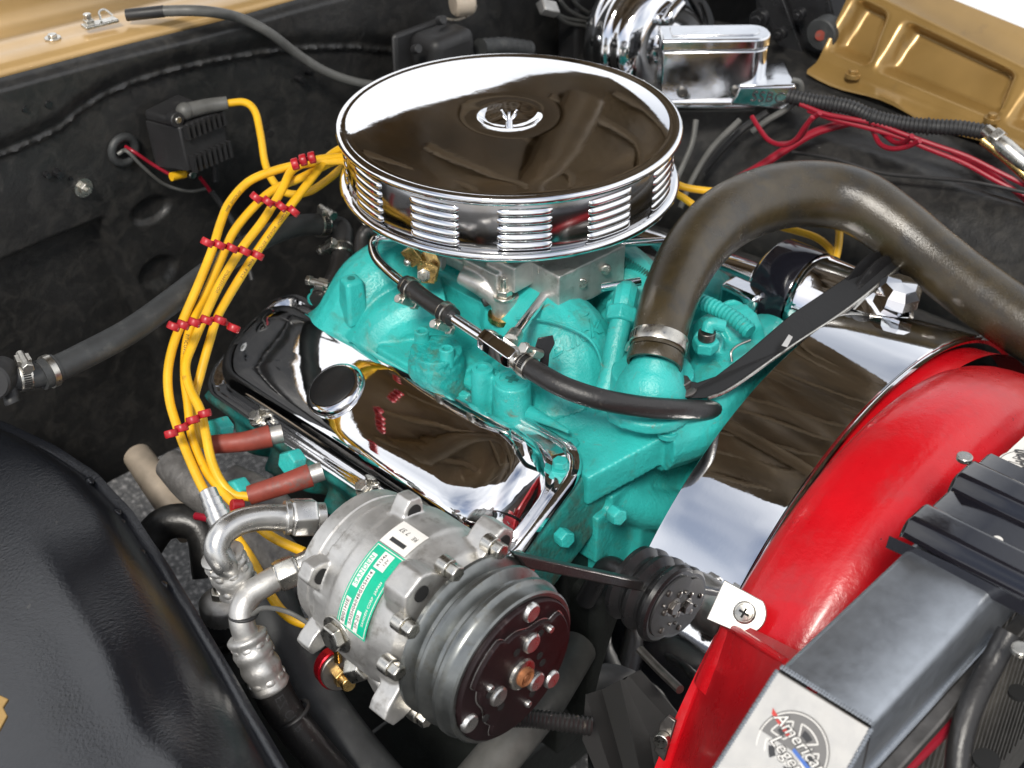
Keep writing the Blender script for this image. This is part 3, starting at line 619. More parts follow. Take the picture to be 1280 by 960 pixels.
q = A(597, 374, z=.862)
# brass throttle linkage
lk = MB(); m1 = frame(A(535, 332, z=.888), (-.75, -.55, .35), (.3, .2, 1))
lk.prism([(-.016, -.010), (.004, -.013), (.014, -.008), (.016, .004), (.006, .012), (-.010, .010), (-.017, .002)], .0022, m1).prism([(-.016, -.010), (.002, -.013), (.006, -.004), (-.004, .006), (-.016, .004)], .014, m1, .011)
lk.tube([A(512, 318, z=.90), A(523, 322, z=.897), A(530, 328, z=.892)], .004, 10).box((0, 0, 0), (.020, .006, .016), frame(A(516, 320, z=.90), (.3, -.6, .5)))
part(lk, 'throttle_lever', K['brass'], cb_, .0007)
q = A(530, 342, z=.884); part(MB().hexn(q, q+V((-.006, -.006, .003)), .0075).cyl(q, q+V((-.010, -.010, .005)), .004, None, 12), 'lever_nut', K['steel'], cb_, .0005)
q = A(510, 328, z=.892); part(MB().ball(q, .005, 12), 'ball_stud', K['steel'], cb_)
# fuel inlet nuts
fa, fb = A(693, 352, z=.872), A(712, 330, z=.892); dr = (fb-fa).normalized()
part(MB().hexn(fa+dr*.001, fa+dr*.013, .0135), 'inlet_nut', K['brass'], cb_, .0008)
part(MB().cyl(fa+dr*.013, fa+dr*.019, .0155, None, 24).cyl(fa+dr*.019, fa+dr*.05, .008, None, 20), 'inlet_fitting', K['machined'], cb_, .0006)
for (a, b, r) in [((750, 360), (800, 352), .0045), ((768, 305), (845, 300), .004)]:
    part(MB().tube([A(*a, z=.89), A(*b, z=.89)], r, 12), 'linkage_rod', K['chrome2'], cb_)
part(MB().tube([A(752, 318, z=.89), A(785, 332, z=.875), A(815, 350, z=.865), A(850, 365, z=.86)], lambda P: [.0065+.001*math.sin(i*1.6) for i in range(len(P))], 14, 40), 'return_spring', K['tealdark'], cb_)

# ------------------------------------------------------------------ clamps
def clamp(c, ax, r, par, screw=None, wd=.011, mat='clamp'):
    ax = V(ax).normalized(); m = frame(c, ax, screw)
    o = part(MB().lathe([(r+.0001, -wd/2), (r+.0012, -wd/2), (r+.0015, -wd/2+.0008), (r+.0015, wd/2-.0008), (r+.0012, wd/2), (r+.0001, wd/2)], m, 36), 'clamp', K[mat], par, sharp=40)
    sx = m.to_3x3() @ V((1, 0, 0)); sy = m.to_3x3() @ V((0, 1, 0)); s0 = c+sx*(r+.005)
    part(MB().box((r+.004, 0, 0), (.007, .012, wd+.002), m).cyl(s0-sy*.010, s0+sy*.013, .0042, None, 14).hexn(s0+sy*.013, s0+sy*.019, .0058), 'clamp_screw', K[mat], o, .0006)
    sl = MB()
    for k in range(9):
        a = R(-115+k*8.5); mm_ = m @ M.Rotation(a, 4, 'Z'); sl.box((r+.0015, 0, 0), (.0006, .0016, wd*.62), mm_)
    for k in range(9):
        a = R(35+k*8.5); mm_ = m @ M.Rotation(a, 4, 'Z'); sl.box((r+.0015, 0, 0), (.0006, .0016, wd*.62), mm_)
    part(sl, 'clamp_slots', K['hole'], o); return o

# ------------------------------------------------------------------ fuel line
fl_ = thing('fuel_line', 'chrome fuel line with black hose pieces and hex tee in front of the carburetor', 'fuel line', A(630, 430, z=.88))
zf = .895
part(MB().tube([A(520, 300, z=.90), A(490, 296, z=.905), A(472, 298, z=.905), A(466, 309, z=.90), A(472, 325, z=.898), A(490, 343, z=.897), A(508, 357, z=.896)], .0052, 14), 'tube', K['chrome'], fl_)
h1, h2 = A(506, 355, z=.896), A(566, 397, z=.894); hv = (h2-h1)
part(MB().tube([h1, h1+hv*.15, h1+hv*.5+V((0, 0, -.001)), h1+hv*.85, h2], [.0095, .0092, .0088, .0092, .0095], 18), 'rubber_joint', K['fuelrub'], fl_)
clamp(h1+hv*.12, hv, .0095, fl_, (-.5, -.6, -.6), .008); clamp(h1+hv*.86, hv, .0095, fl_, (-.5, -.6, -.6), .008)
part(MB().tube([h2-hv*.05, A(608, 425, z=.892)], .0055, 14), 'tube', K['chrome'], fl_)
t0, t1 = A(605, 422, z=.892), A(645, 450, z=.890); tvv = (t1-t0)
part(MB().hexn(t0, t1, .0115, (0, 0, 1)), 'tee_block', K['chrome'], fl_, .0006)
part(MB().cyl(t1, t1+tvv*.12, .0092, None, 20).hexn(t1+tvv*.10, t1+tvv*.22, .0098), 'tee_nut', K['steel'], fl_, .0005)
br0, br1 = A(640, 424, z=.894), fa
part(MB().tube([br0, br1], .0052, 14), 'branch_tube', K['chrome'], fl_)
part(MB().cyl(br0-(br1-br0)*.03, br0+(br1-br0)*.08, .0075, None, 18), 'branch_ferrule', K['steel'], fl_)
part(MB().hexn(br1-(br1-br0)*.12, br1+(br1-br0)*.02, .0085), 'branch_nut', K['blueink'], fl_, .0004)
hpts = [A(652, 454, z=.890), A(672, 466, z=.890), A(705, 484, z=.886), A(750, 499, z=.878), A(800, 508, z=.864), A(850, 512, z=.848), A(890, 513, y=-.318), A(916, 513, y=-.304), A(945, 516, y=-.285)]
part(MB().tube(hpts, .0100, 18), 'rubber_hose', K['fuelrub'], fl_)
clamp(hpts[0]+(hpts[1]-hpts[0])*.35, hpts[1]-hpts[0], .0102, fl_, (.5, .6, .6), .009)
tb = A(680, 440, z=.895)
part(MB().prism([(-.004, -.016), (.004, -.016), (.005, -.002), (.010, .008), (.008, .016), (-.006, .014), (-.009, .004), (-.004, -.004)], .0016, frame(tb, (-.55, -.75, .3), RGT)), 'thumb_tab', K['blksatin'], fl_, .0005)

# ------------------------------------------------------------------ upper radiator hose
rh = thing('radiator_hose', 'thick worn olive black radiator hose arching from the thermostat housing', 'radiator hose', A(826, 430, d=1.28))
rp_ = [A(821, 440, d=1.288), A(829, 400, d=1.30), A(843, 358, d=1.325), A(868, 312, d=1.365), A(908, 272, d=1.41), A(962, 248, d=1.45), A(1018, 242, d=1.47), A(1070, 252, d=1.47), A(1118, 283, d=1.46), A(1165, 322, d=1.445), A(1225, 368, d=1.42), A(1300, 418, d=1.39), A(1400, 470, d=1.36)]
part(MB().tube(rp_, [.0255, .0265, .0282, .031, .0338, .0354, .0357, .0353, .0342, .0334, .0332, .033, .033], 36, 10, caps=False), 'hose', K['wornhose'], rh, sharp=80)
ha = (rp_[1]-rp_[0]).normalized()
clamp(rp_[0]+ha*.0095, ha, .0262, rh, (.7, .7, 0), .0125)
part(MB().lathe([(.0235, -.012), (.0262, -.012), (.0268, -.010), (.0268, -.001), (.0262, .0005)], frame(rp_[0]-ha*.002, ha), 40), 'hose_end', K['wornhose'], rh, sharp=50)

# ------------------------------------------------------------------ heater hoses on the left
def hose(name, label, pts, r, clamps=(), mat='rubber', cat='hose', extra=None):
    o = thing(name, label, cat, pts[0]); part(MB().tube(pts, r, 22, caps=True), 'hose', K[mat], o)
    r0 = r if not isinstance(r, (list, tuple)) else r[0]
    for (i, t, sc, rr) in clamps:
        a, b = V(pts[i]), V(pts[i+1]); clamp(a.lerp(b, t), b-a, rr, o, sc)
    return o
HL = [A(-30, 478, d=1.25), A(20, 472, d=1.25), A(62, 464, d=1.265), A(110, 442, d=1.29), A(165, 412, d=1.33), A(215, 376, d=1.375), A(262, 340, d=1.42), A(305, 311, d=1.47), A(345, 290, d=1.51), A(380, 281, d=1.545), A(414, 281, d=1.57)]
hl = hose('heater_hose', 'long grey black heater hose crossing the dark firewall towards the left edge', HL, [.0125]*3+[.0128]*5+[.0122]*3, [(1, .25, (0, 0, 1), .0128), (9, .65, (0, 0, 1), .0126)])
part(MB().tube([HL[2]-(HL[3]-HL[2])*.25, HL[2]+(HL[3]-HL[2])*.16], .0145, 22), 'sleeve', K['rubber'], hl)
part(MB().lathe([(.0146, -.003), (.016, -.003), (.016, .003), (.0146, .003)], frame(HL[2], HL[3]-HL[2]), 30), 'spring_clip', K['clamp'], hl)
part(MB().tube([A(414, 281, d=1.57), A(424, 283, d=1.575), A(429, 291, d=1.57), A(428, 306, d=1.56)], .0115, 18), 'elbow', K['plastic'], hl)
H2 = [A(428, 303, d=1.56), A(426, 325, d=1.55), A(420, 347, d=1.535), A(408, 366, d=1.52), A(398, 378, d=1.51)]
h2o = hose('heater_hose', 'short black hose with two screw clamps dropping to the rear of the intake', H2, .0118, [(0, .45, (-1, 0, .3), .0120), (3, .25, (-1, -.3, .3), .0120)], 'fuelrub')
hose('vacuum_hose', 'black hose curving behind the chrome fuel tube under the air cleaner', [A(474, 290, d=1.5), A(460, 288, d=1.5), A(453, 300, d=1.5), A(454, 322, d=1.49), A(464, 345, d=1.47)], .0085, (), 'fuelrub')
vl = thing('heater_valve', 'black round valve at the left end of the heater hose', 'valve', A(0, 475, d=1.24))
q = A(-3, 472, d=1.235); part(MB().cyl(q+V((.01, .01, -.005)), q-V((.012, .012, -.006)), .017, None, 28, .002), 'body', K['plastic'], vl)
part(MB().tube([q+V((.01, .0, -.01)), A(14, 498, d=1.24), A(16, 504, d=1.24)], .007, 14), 'spigot', K['plastic'], vl)

# ------------------------------------------------------------------ plug wires
def wire(label, pts, r=.0046, group='yellow plug wires', mat='yellow', name='plug_wire'):
    o = thing(name, label, 'wire', pts[-1], group); part(MB().tube(pts, r, 14, 6), 'wire', K[mat], o); return o
def path(l, ds):
    n = len(l); D = lerplist(ds, n); return [A(px, py, d=dd) for (px, py), dd in zip(l, D)]
W1 = path([(450, 200), (421, 201), (379, 205), (344, 213), (311, 227), (287, 253), (276, 278), (266, 310), (249, 353), (230, 397), (217, 430), (210, 465), (212, 500), (222, 535), (236, 572), (254, 611), (275, 645), (296, 672), (318, 705), (340, 747), (358, 769), (379, 779), (410, 782), (445, 779)], [1.47, 1.45, 1.43, 1.40, 1.37, 1.34, 1.32, 1.29, 1.27, 1.25, 1.24, 1.235])
W2 = path([(450, 200), (421, 201), (400, 210), (377, 222), (344, 236), (320, 256), (292, 290), (274, 330), (254, 375), (242, 399), (233, 430), (231, 470), (235, 505), (240, 545), (255, 584), (276, 612), (297, 634), (321, 657), (345, 674), (380, 690)], [1.48, 1.46, 1.44, 1.41, 1.375, 1.345, 1.32, 1.29, 1.265, 1.25])
W3 = path([(430, 196), (395, 200), (366, 212), (353, 236), (330, 274), (302, 311), (276, 353), (257, 393), (241, 430), (232, 457), (237, 485), (250, 512), (257, 542), (264, 575), (276, 602), (292, 618), (312, 621)], [1.465, 1.44, 1.40, 1.365, 1.335, 1.31, 1.29, 1.285])
W4 = path([(440, 178), (412, 195), (394, 217), (372, 246), (342, 285), (311, 330), (285, 372), (271, 398), (261, 430), (250, 470), (243, 500), (246, 540), (256, 556), (268, 556)], [1.48, 1.445, 1.41, 1.38, 1.355, 1.345, 1.35])
wire('outermost left yellow plug wire, looping down past the compressor', W1)
wire('second yellow plug wire from the left, passing over the grey exhaust tube', W2)
wire('third yellow plug wire from the left, bending into the lower red boot', W3)
wire('fourth yellow plug wire, nearest the chrome valve cover', W4)
WC = path([(284, 129), (306, 128), (319, 140), (326, 170), (332, 206), (344, 230), (361, 242), (385, 240), (408, 226), (430, 208), (450, 195)], [1.58, 1.57, 1.55, 1.53, 1.51, 1.5])
wire('yellow coil wire running from the firewall module to the air cleaner', WC, .0044)
wire('upper yellow wire leaving the air cleaner towards the booster hose', path([(835, 225), (856, 234), (880, 238), (905, 240), (935, 243)], [1.6, 1.6]), .0044)
wire('lower yellow wire dipping behind the radiator hose', path([(830, 235), (852, 246), (870, 258), (895, 270), (940, 275), (970, 282), (1000, 290), (1022, 298), (1038, 312), (1044, 330)], [1.6, 1.55]), .0044)
wire('short yellow wire standing upright behind the chrome alternator', path([(1040, 262), (1047, 275), (1049, 295), (1046, 318), (1040, 335)], [1.58, 1.52]), .0044)
# printed markings along wires
def tube_text(pts, txt, s0, size, r, ang, par):
    P = spline(pts, 10); L = [0]
    for a, b in zip(P[:-1], P[1:]): L.append(L[-1]+(b-a).length)
    def fn(x, y, h):
        s = max(0, min(L[-1]-1e-6, s0+x)); k = 0
        while k < len(L)-2 and L[k+1] < s: k += 1
        t = (s-L[k])/(L[k+1]-L[k]); p = P[k].lerp(P[k+1], t); T = (P[k+1]-P[k]).normalized()
        tocam = (CAM-p); tocam = (tocam-T*tocam.dot(T)).normalized(); sd_ = T.cross(tocam); a = ang+y/r
        return p+(tocam*math.cos(a)+sd_*math.sin(a))*(r+.00025)
    textmesh(txt, size, fn, 'printed_marking', K['ink'], par, align='LEFT', spacing=1.15, sub=.004)
wires = [o for o in COL.objects if o.name.startswith('plug_wire') and o.type == 'EMPTY']
tube_text(W2, 'SILICONE SUPPRESSION', .30, .0046, .0046, .1, wires[1])
tube_text(W4, 'ACTION  POWER  SILICONE  8MM  RACE', .12, .0042, .0046, -.3, wires[3])
tube_text(W1, 'SILICONE  8MM', .14, .0040, .0046, -.4, wires[0])
tube_text(W3, 'SUPPRESSION', .20, .0040, .0046, -.2, wires[2])
# plug boots
for lab, a, b, c_, m1_, d in [('upper brick red plug boot entering the turquoise head', (262, 556), (305, 552), (338, 545), 0, 1.335), ('lower brick red plug boot above the compressor', (312, 619), (350, 607), (388, 594), 0, 1.27)]:
    o = thing('plug_boot', lab, 'plug boot', A(*c_, d=d), 'plug boots')
    part(MB().tube([A(*a, d=d), A(*b, d=d), A(*c_, d=d+.005)], [.0092, .0098, .0112], 20), 'boot', K['boot'], o)
    e_ = A(*c_, d=d+.005); dv = (A(*c_, d=d+.005)-A(*b, d=d)).normalized(); part(MB().cyl(e_, e_+dv*.012, .009, None, 20), 'plug_end', K['cast'], o)
# red separators: one comb of clips per row
def sep(label, pts, d0, d1, ax):
    o = thing('wire_separator', label, 'wire separator', A(*pts[0], d=d0), 'red wire separators')
    P = [A(px, py, d=d0+(d1-d0)*i/(len(pts)-1)) for i, (px, py) in enumerate(pts)]
    for (px, py), p in zip(pts, P):
        dr = (p-A(px-ax[0]*20, py-ax[1]*20, d=(p-CAM).dot(FWD))).normalized(); f_ = frame(p, dr)
        part(MB().lathe([(.0046, -.0035), (.0058, -.0035), (.0064, -.0025), (.0064, .0025), (.0058, .0035), (.0046, .0035)], f_, 18), 'clip', K['redplas'], o, sharp=40)
    toc = (CAM-P[0]).normalized()
    part(MB().tube([p-toc*.0055 for p in P], .0026, 8, squash=(toc, .6)), 'bar', K['redplas'], o)
sep('red wire separator highest up, beside the air cleaner', [(369, 205), (379, 200), (390, 197)], 1.405, 1.425, (-.95, .25))
sep('red wire separator second from the top, above the heater hose', [(320, 247), (335, 252), (352, 258), (367, 264)], 1.365, 1.375, (-.65, .75))
sep('red wire separator in the middle of the wire bundle with five clips', [(259, 303), (274, 306), (290, 310), (306, 314), (322, 319)], 1.325, 1.355, (-.45, .9))
sep('red wire separator beside the rear end of the near valve cover', [(217, 408), (229, 406), (243, 403), (258, 400), (275, 400), (292, 410)], 1.30, 1.32, (-.4, .9))
sep('lowest red wire separator, next to the turquoise head bolt', [(214, 542), (227, 535), (241, 525), (256, 517)], 1.27, 1.29, (.25, .97))
q = A(304, 632, d=1.255); o = part(MB().cyl(q, q+V((-.01, .004, .004)), .006, None, 14, .001), 'wire_clip', K['redplas']); tag(o, 'small red clip on the wire just behind the silver elbow', 'wire clip')
# strap from the separator on the cover
# ------------------------------------------------------------------ ignition module on the firewall
md = thing('ignition_module', 'black finned ignition coil module mounted on the firewall', 'ignition module', A(240, 170, y=.40))
mc = A(239, 172, y=.372); m_ = frame(mc, (.06, -1, .10), (1, .06, 0)); mi = m_.inverted()
# body box, axes: x = across, y = down (screen), z = towards the viewer
dn = -1 if (m_.to_3x3() @ V((0, 1, 0))).z > 0 else 1
def mp(x, y, z): return m_ @ V((x, y*dn*1.0, z))
part(MB().hexa([mp(-.037, -.028, -.03), mp(.035, -.028, -.03), mp(.035, .030, -.03), mp(-.037, .030, -.03)], [mp(-.028, -.026, .022), mp(.034, -.026, .022), mp(.034, .028, .022), mp(-.028, .028, .022)]), 'body', K['plastic'], md, .002)
for k in range(8):
    x = -.023+k*.0075
    for y0, y1 in ((-.026, -.010), (.010, .030)):
        part(MB().hexa([mp(x, y0, .021), mp(x+.0035, y0, .021), mp(x+.0035, y1, .021), mp(x, y1, .021)], [mp(x, y0, .029), mp(x+.0035, y0, .029), mp(x+.0035, y1, .029), mp(x, y1, .029)]), 'fin', K['plastic'], md)
part(MB().hexa([mp(-.036, -.040, -.03), mp(.015, -.044, -.03), mp(.018, -.027, -.03), mp(-.036, -.027, -.03)], [mp(-.034, -.038, .012), mp(.013, -.042, .012), mp(.016, -.027, .012), mp(-.034, -.027, .012)]), 'top_cap', K['plastic'], md, .004, seg=3)
part(MB().cyl(mp(-.026, -.034, .008), mp(-.026, -.034, .020), .009, None, 20, .001), 'ear', K['plastic'], md)
part(MB().cyl(mp(-.026, -.034, .019), mp(-.026, -.034, .022), .004, None, 14), 'screw', K['steel'], md, .0006)
ty0, ty1 = A(234, 138, d=1.565), A(284, 129, d=1.58)
part(MB().tube([A(229, 140, d=1.56), A(240, 137, d=1.565), A(262, 132, d=1.575), ty1], [.0095, .0092, .0085, .0080], 18), 'boot', K['greywire'], md)
part(MB().ball(A(231, 139, d=1.56), .0105, 16), 'boot_cap', K['greywire'], md)
gr = thing('grommet', 'round black rubber grommet in the firewall with wires passing through', 'grommet', onfw(152, 186))
gc = onfw(152, 186, .004); part(MB().torus(gc, (0, 1, 0), .0155, .0052, 36, 12), 'ring', K['rubber'], gr); part(MB().cyl(gc+V((0, .004, 0)), gc+V((0, .001, 0)), .0125, None, 28), 'opening', K['hole'], gr)
def thin(label, pts, r, mat, name='wire', cat='wire', group=None): return tag(part(MB().tube(pts, r, 10, 6), name, K[mat]), label, cat, group)
thin('thin pink red wire from the grommet to the ignition module', [gc+V((.002, -.002, .004)), A(168, 190, y=.40), A(190, 205, y=.395), A(214, 219, y=.385)], .0021, 'redwire')
thin('thin grey wire looping below the ignition module', [gc+V((-.004, -.002, .0)), A(160, 190, y=.40), A(178, 208, y=.395), A(205, 230, y=.395), A(235, 239, y=.395), A(258, 236, y=.395)], .0020, 'greywire')
thin('short white wire tail inside the grommet', [gc+V((-.010, -.003, -.001)), gc+V((-.002, -.006, .002)), gc+V((.006, -.006, -.003))], .0026, 'greywire')
q = A(222, 219, y=.38); o = part(MB().tube([A(214, 221, y=.38), A(231, 217, y=.38)], .0052, 14), 'crimp_terminal', K['yellow']); tag(o, 'small yellow crimp terminal under the ignition module', 'terminal')
q = A(238, 217, y=.378); o = part(MB().cyl(q+V((0, .006, 0)), q-V((0, .006, 0)), .005, None, 16), 'terminal_screw', K['steel'], None, .0008); tag(o, 'bright terminal screw beside the yellow crimp', 'screw')
o = part(MB().tube([A(268, 206, y=.38), A(270, 226, y=.38)], [.0042, .0048], 12), 'blue_terminal', K['plastic']); tag(o, 'dark terminal hanging at the right foot of the ignition module', 'terminal')
thin('short red lead under the ignition module', [A(250, 222, y=.385), A(258, 232, y=.385), A(263, 240, y=.385)], .0024, 'redwire')
thin('black cable dropping from the ignition module behind the yellow wires', [A(263, 238, y=.385), A(278, 258, y=.38), A(292, 280, y=.37), A(305, 310, y=.36), A(315, 350, y=.34)], .0035, 'plastic')
# ------------------------------------------------------------------ compressor
cx, cz = -.432, .835
co = thing('ac_compressor', 'cast aluminium air conditioning compressor with a green label, front of the engine', 'compressor', (cx, -.30, .77))
def H(h): return .365-(.352-h)*.8 if h < .352 else h+.013
def RS(r, h): return r*.945 if h >= .352 else r*1.12
def yl_(prof, n=72): return MB().lathe([(RS(r, h), H(h)) for r, h in prof], frame((cx, 0, cz), (0, -1, 0), (0, 0, 1)), n)      # heights run towards the front, h = -y
part(yl_([(.0001, .188), (.030, .188), (.050, .190), (.0545, .194), (.0555, .200), (.0555, .210), (.0545, .2115), (.0545, .2135), (.0565, .215), (.0575, .219), (.0575, .228)]), 'rear_head', K['cast'], co, sharp=40)
bodym = MB().lathe([(r*1.12, H(h)) for r, h in [(.0001, .222), (.057, .222), (.0585, .226), (.0595, .240), (.0605, .2485), (.0620, .252), (.0625, .262), (.0625, .300), (.061, .304), (.060, .315), (.058, .335), (.052, .348), (.0001, .35)]], frame((cx, 0, cz), (0, -1, 0), (0, 0, 1)), 64)
def onc(a, h, r): # angle a from top, positive towards the passenger side
    r = r*1.12; return V((cx-math.sin(R(a))*r, -H(h), cz+math.cos(R(a))*r))
def ear(mb, a, h0, h1, r, w_, t=.02):
    m = frame(onc(a, h0, 0), (0, -1, 0), onc(a, h0, 1)-onc(a, h0, 0)); L = H(h1)-H(h0)
    mb.prism([(.045, -w_*1.6), (r*1.1-.008, -w_), (r*1.1, -w_*.6), (r*1.1, w_*.6), (r*1.1-.008, w_), (.045, w_*1.6)], L, m)
ears = [(58, .214, .232, .073, .011), (-14, .244, .264, .076, .010), (-40, .316, .347, .080, .012), (30, .316, .347, .079, .017), (122, .320, .344, .080, .013), (112, .214, .234, .076, .009)]
for a, h0, h1, r, w_ in ears: ear(bodym, a, h0, h1, r, w_)
for a in (75, 95, 40): # ribs on the barrel
    m = frame(onc(a, .225, .057), (0, -1, 0), onc(a, .225, 1)-onc(a, .225, 0)); bodym.box((0, 0, .012), (.006, .007, .026), m)
bd = cast(bodym, 'body', K['cast'], co, .0016, 3, .5)
for a, h0, h1, r, w_ in ears[:4]:
    p = onc(a, h1 if a != 62 else h0, r-.011); s = 1 if a != 62 else -1
    rad = (onc(a, 0, 1)-onc(a, 0, 0)); yv = V((0, -1, 0))
    q = onc(a, h1+.0004, r-.012); part(MB().cyl(q-yv*.004, q+yv*.0006, .0068, None, 22), 'ear_hole', K['hole'], bd)
for a, h, r in [(88, .268, .064), ]:
    rd = (onc(a, 0, 1)-onc(a, 0, 0)).normalized(); p = onc(a, h, .0605)
    part(MB().cyl(p-rd*.004, p+rd*.003, .0165, .016, 30).hexn(p+rd*.003, p+rd*.011, .0115, (0, 1, 0)), 'oil_plug', K['steel'], co, .0009)
for k, a in enumerate([8, 50, 78, 140, 170, -30, -70]):
    p = onc(a, .338, .0655); yv = V((0, -1, 0)); part(MB().cyl(p, p+yv*.010, .0075, None, 18).hexn(p+yv*.010, p+yv*.019, .0068), 'bolt', K['steel'], co, .0007)
# maker's label, wrapped on the barrel
RL = .0629
def onlab(a0, h0):     # label frame: x round the barrel, y along the barrel towards the front
    def fn(x, y, h): a = a0-math.degrees(x/RL); return onc(a, h0-y*1.25, RL+.0002+h)
    return fn
def patch(name, mat, par, x0, x1, y0, y1, lift, fn, r=.002):
    mb = MB(); n = 14; mb.loft([[fn(x0+(x1-x0)*i/n, y0+(y1-y0)*j/2, lift) for j in range(3)] for i in range(n+1)], False); return part(mb, name, K[mat], par)
fnL = onlab(44, .288)
lb = patch('label', 'green', co, -.036, .028, -.016, .016, .0002, fnL)
patch('label_sticker', 'decal', co, .029, .052, -.012, .016, .0002, fnL)
patch('label_bar', 'ink', co, .033, .0365, -.006, .010, .0004, fnL)
for (x0, x1, y0, y1) in [(-.034, -.014, .0075, .0125), (-.006, .020, .0075, .0125), (-.034, .010, .0000, .0045), (.012, .025, -.006, .0045), (-.034, -.018, -.0065, -.0022)]:
    patch('label_field', 'decal', lb, x0, x1, y0, y1, .0004, fnL)
for (x0, x1, y0, y1) in [(-.0345, .0265, .0141, .0147), (-.0345, .0265, -.0147, -.0141), (-.0347, -.0341, -.0147, .0147), (.0262, .0268, -.0147, .0147)]:
    patch('label_border', 'decal', lb, x0, x1, y0, y1, .0004, fnL)
def lt(txt, size, x, y, mat='ink', sp=1.1): textmesh(txt, size, lambda a, b, h: fnL(a+x, b+y, .0006), 'label_text', K[mat], lb, sub=.004, spacing=sp, bold=.00005)
lt('8001HIE', .0046, -.024, .010); lt('SANDEN', .0054, .007, .010, 'green'); lt('SAISH06048C', .0042, -.018, .0022); lt('SD5H14', .0042, .001, .0022); lt('SP-20', .0040, -.026, -.0044); lt('R134a', .0036, .0185, .0015); lt('12V', .0034, .0185, -.0030); lt('SANDEN CORP  JAPAN', .0030, -.010, -.0105, 'decal')
textmesh('7 37', .0055, lambda a, b, h: fnL(.045-b, a+.006, .0006), 'sticker_text', K['ink'], lb, sub=.004)
textmesh('RE', .0048, lambda a, b, h: fnL(.044-b, a-.006, .0006), 'sticker_text', K['ink'], lb, sub=.004)
# pulley and clutch
R0 = .0735
pu = part(yl_([(.030, .352), (.062, .352), (.0715, .3525), (R0, .354), (R0, .357), (.0715, .3595), (.0650, .3625), (.0645, .3655), (.0712, .370), (.0730, .3715), (.0730, .3745), (.0712, .376), (.0650, .380), (.0645, .383), (.0708, .3875), (.0722, .389), (.0722, .392), (.0700, .394), (.0690, .3965), (.0690, .404), (.0675, .4055), (.0645, .4055), (.0640, .4035), (.040, .4035)], 96), 'pulley', K['pulley'], co, sharp=30)
cl = part(yl_([(.0636, .404), (.0636, .4085), (.0625, .4095), (.0001, .4095)], 96), 'clutch_plate', K['clutch'], co, sharp=30)
# raised front plate with three lobes
def cpt(a, r, h): return V((cx+math.cos(R(a))*r*.945, -H(h), cz+math.sin(R(a))*r*.945))
outl = []
for k in range(120):
    a = k*3; d = min(abs((a-b_+180) % 360-180) for b_ in (75, 195, 315)); r = .0475+(.0095 if d > 34 else 0)*smooth(30, 40, d)
    outl.append((a, r-.006*math.exp(-(d/16)**2)))
ol = [cpt(a, r, .4095) for a, r in outl]; oh = [cpt(a, r, .4125) for a, r in outl]; oh2 = [cpt(a, r-.001, .4132) for a, r in outl]
mbp = MB(); mbp.loft([ol, oh, oh2], True); mbp.f.append(tuple(range(240, 360)))
fp = part(mbp, 'front_plate', K['clutch'], co, sharp=30)
part(MB().loft([[cpt(a, r+.0012, .4099) for a, r in outl], [cpt(a, r+.0004, .4102) for a, r in outl]], True), 'plate_edge', K['machined'], co)
for a, r, rr, h in [(75, .0565, .0078, .4095), (195, .0565, .0078, .4095), (315, .0565, .0078, .4095), (68, .029, .0082, .4132), (188, .027, .0082, .4132), (308, .027, .0082, .4132), (40, .042, .003, .4132), (160, .038, .003, .4132), (280, .040, .003, .4132)]:
    p = cpt(a, r, h); yv = V((0, -1, 0)); part(MB().lathe([(rr*1.03, -.001), (rr, .002), (rr*.85, .0032), (.0001, .0034)], frame(p, yv), 26), 'rivet', K['machined'], co, sharp=40)
for a, r in [(52, .036), (172, .036), (292, .036), (100, .028), (220, .030), (345, .026), (205, .044), (10, .022)]:
    p = cpt(a, r, .4128); part(MB().cyl(p, p-V((0, .0008, 0)), .0034, None, 16), 'vent_hole', K['hole'], fp)
part(yl_([(.0001, .411), (.014, .4132), (.0135, .4155), (.0115, .4165), (.0001, .4165)], 40), 'hub', K['steel'], co, sharp=30)
part(yl_([(.0085, .416), (.0085, .4195), (.0070, .4205), (.0060, .4185), (.0035, .4185), (.0030, .4200), (.0001, .4200)], 24), 'centre_bolt', K['rust'], co, sharp=30)
# mounting lug and bracket under the compressor
part(MB().hexn(A(440, 838, d=1.1), A(458, 832, d=1.09), .012), 'lug_bolt', K['steel'], co, .001)
lg = MB().hexa([A(452, 838, d=1.10), A(468, 832, d=1.10), A(492, 878, d=1.10), A(478, 886, d=1.10)], [A(456, 834, d=1.075), A(480, 826, d=1.075), A(505, 872, d=1.075), A(487, 884, d=1.075)])
part(lg, 'lug', K['cast'], co, .003); part(MB().hexn(A(492, 872, d=1.08), A(480, 856, d=1.10), .011), 'lug_bolt', K['darksteel'], co, .001)
part(MB().hexa([A(404, 735, d=1.16), A(425, 742, d=1.16), A(395, 800, d=1.17), A(378, 790, d=1.17)], [A(404, 730, d=1.14), A(428, 738, d=1.14), A(400, 798, d=1.15), A(378, 788, d=1.15)]), 'bracket', K['cast'], co, .003)

# belt to the crank pulleys
BY = -.371
bf = [(640, 690), (800, 724), (800, 737), (652, 707)]
be = part(MB().hexa([A(*p_, y=BY)+V((0, .005, 0)) for p_ in bf], [A(*p_, y=BY)-V((0, .005, 0)) for p_ in bf]), 'drive_belt', K['fuelrub'], None, .0015); tag(be, 'black rubber drive belt from the compressor pulley to the small added pulley', 'belt')

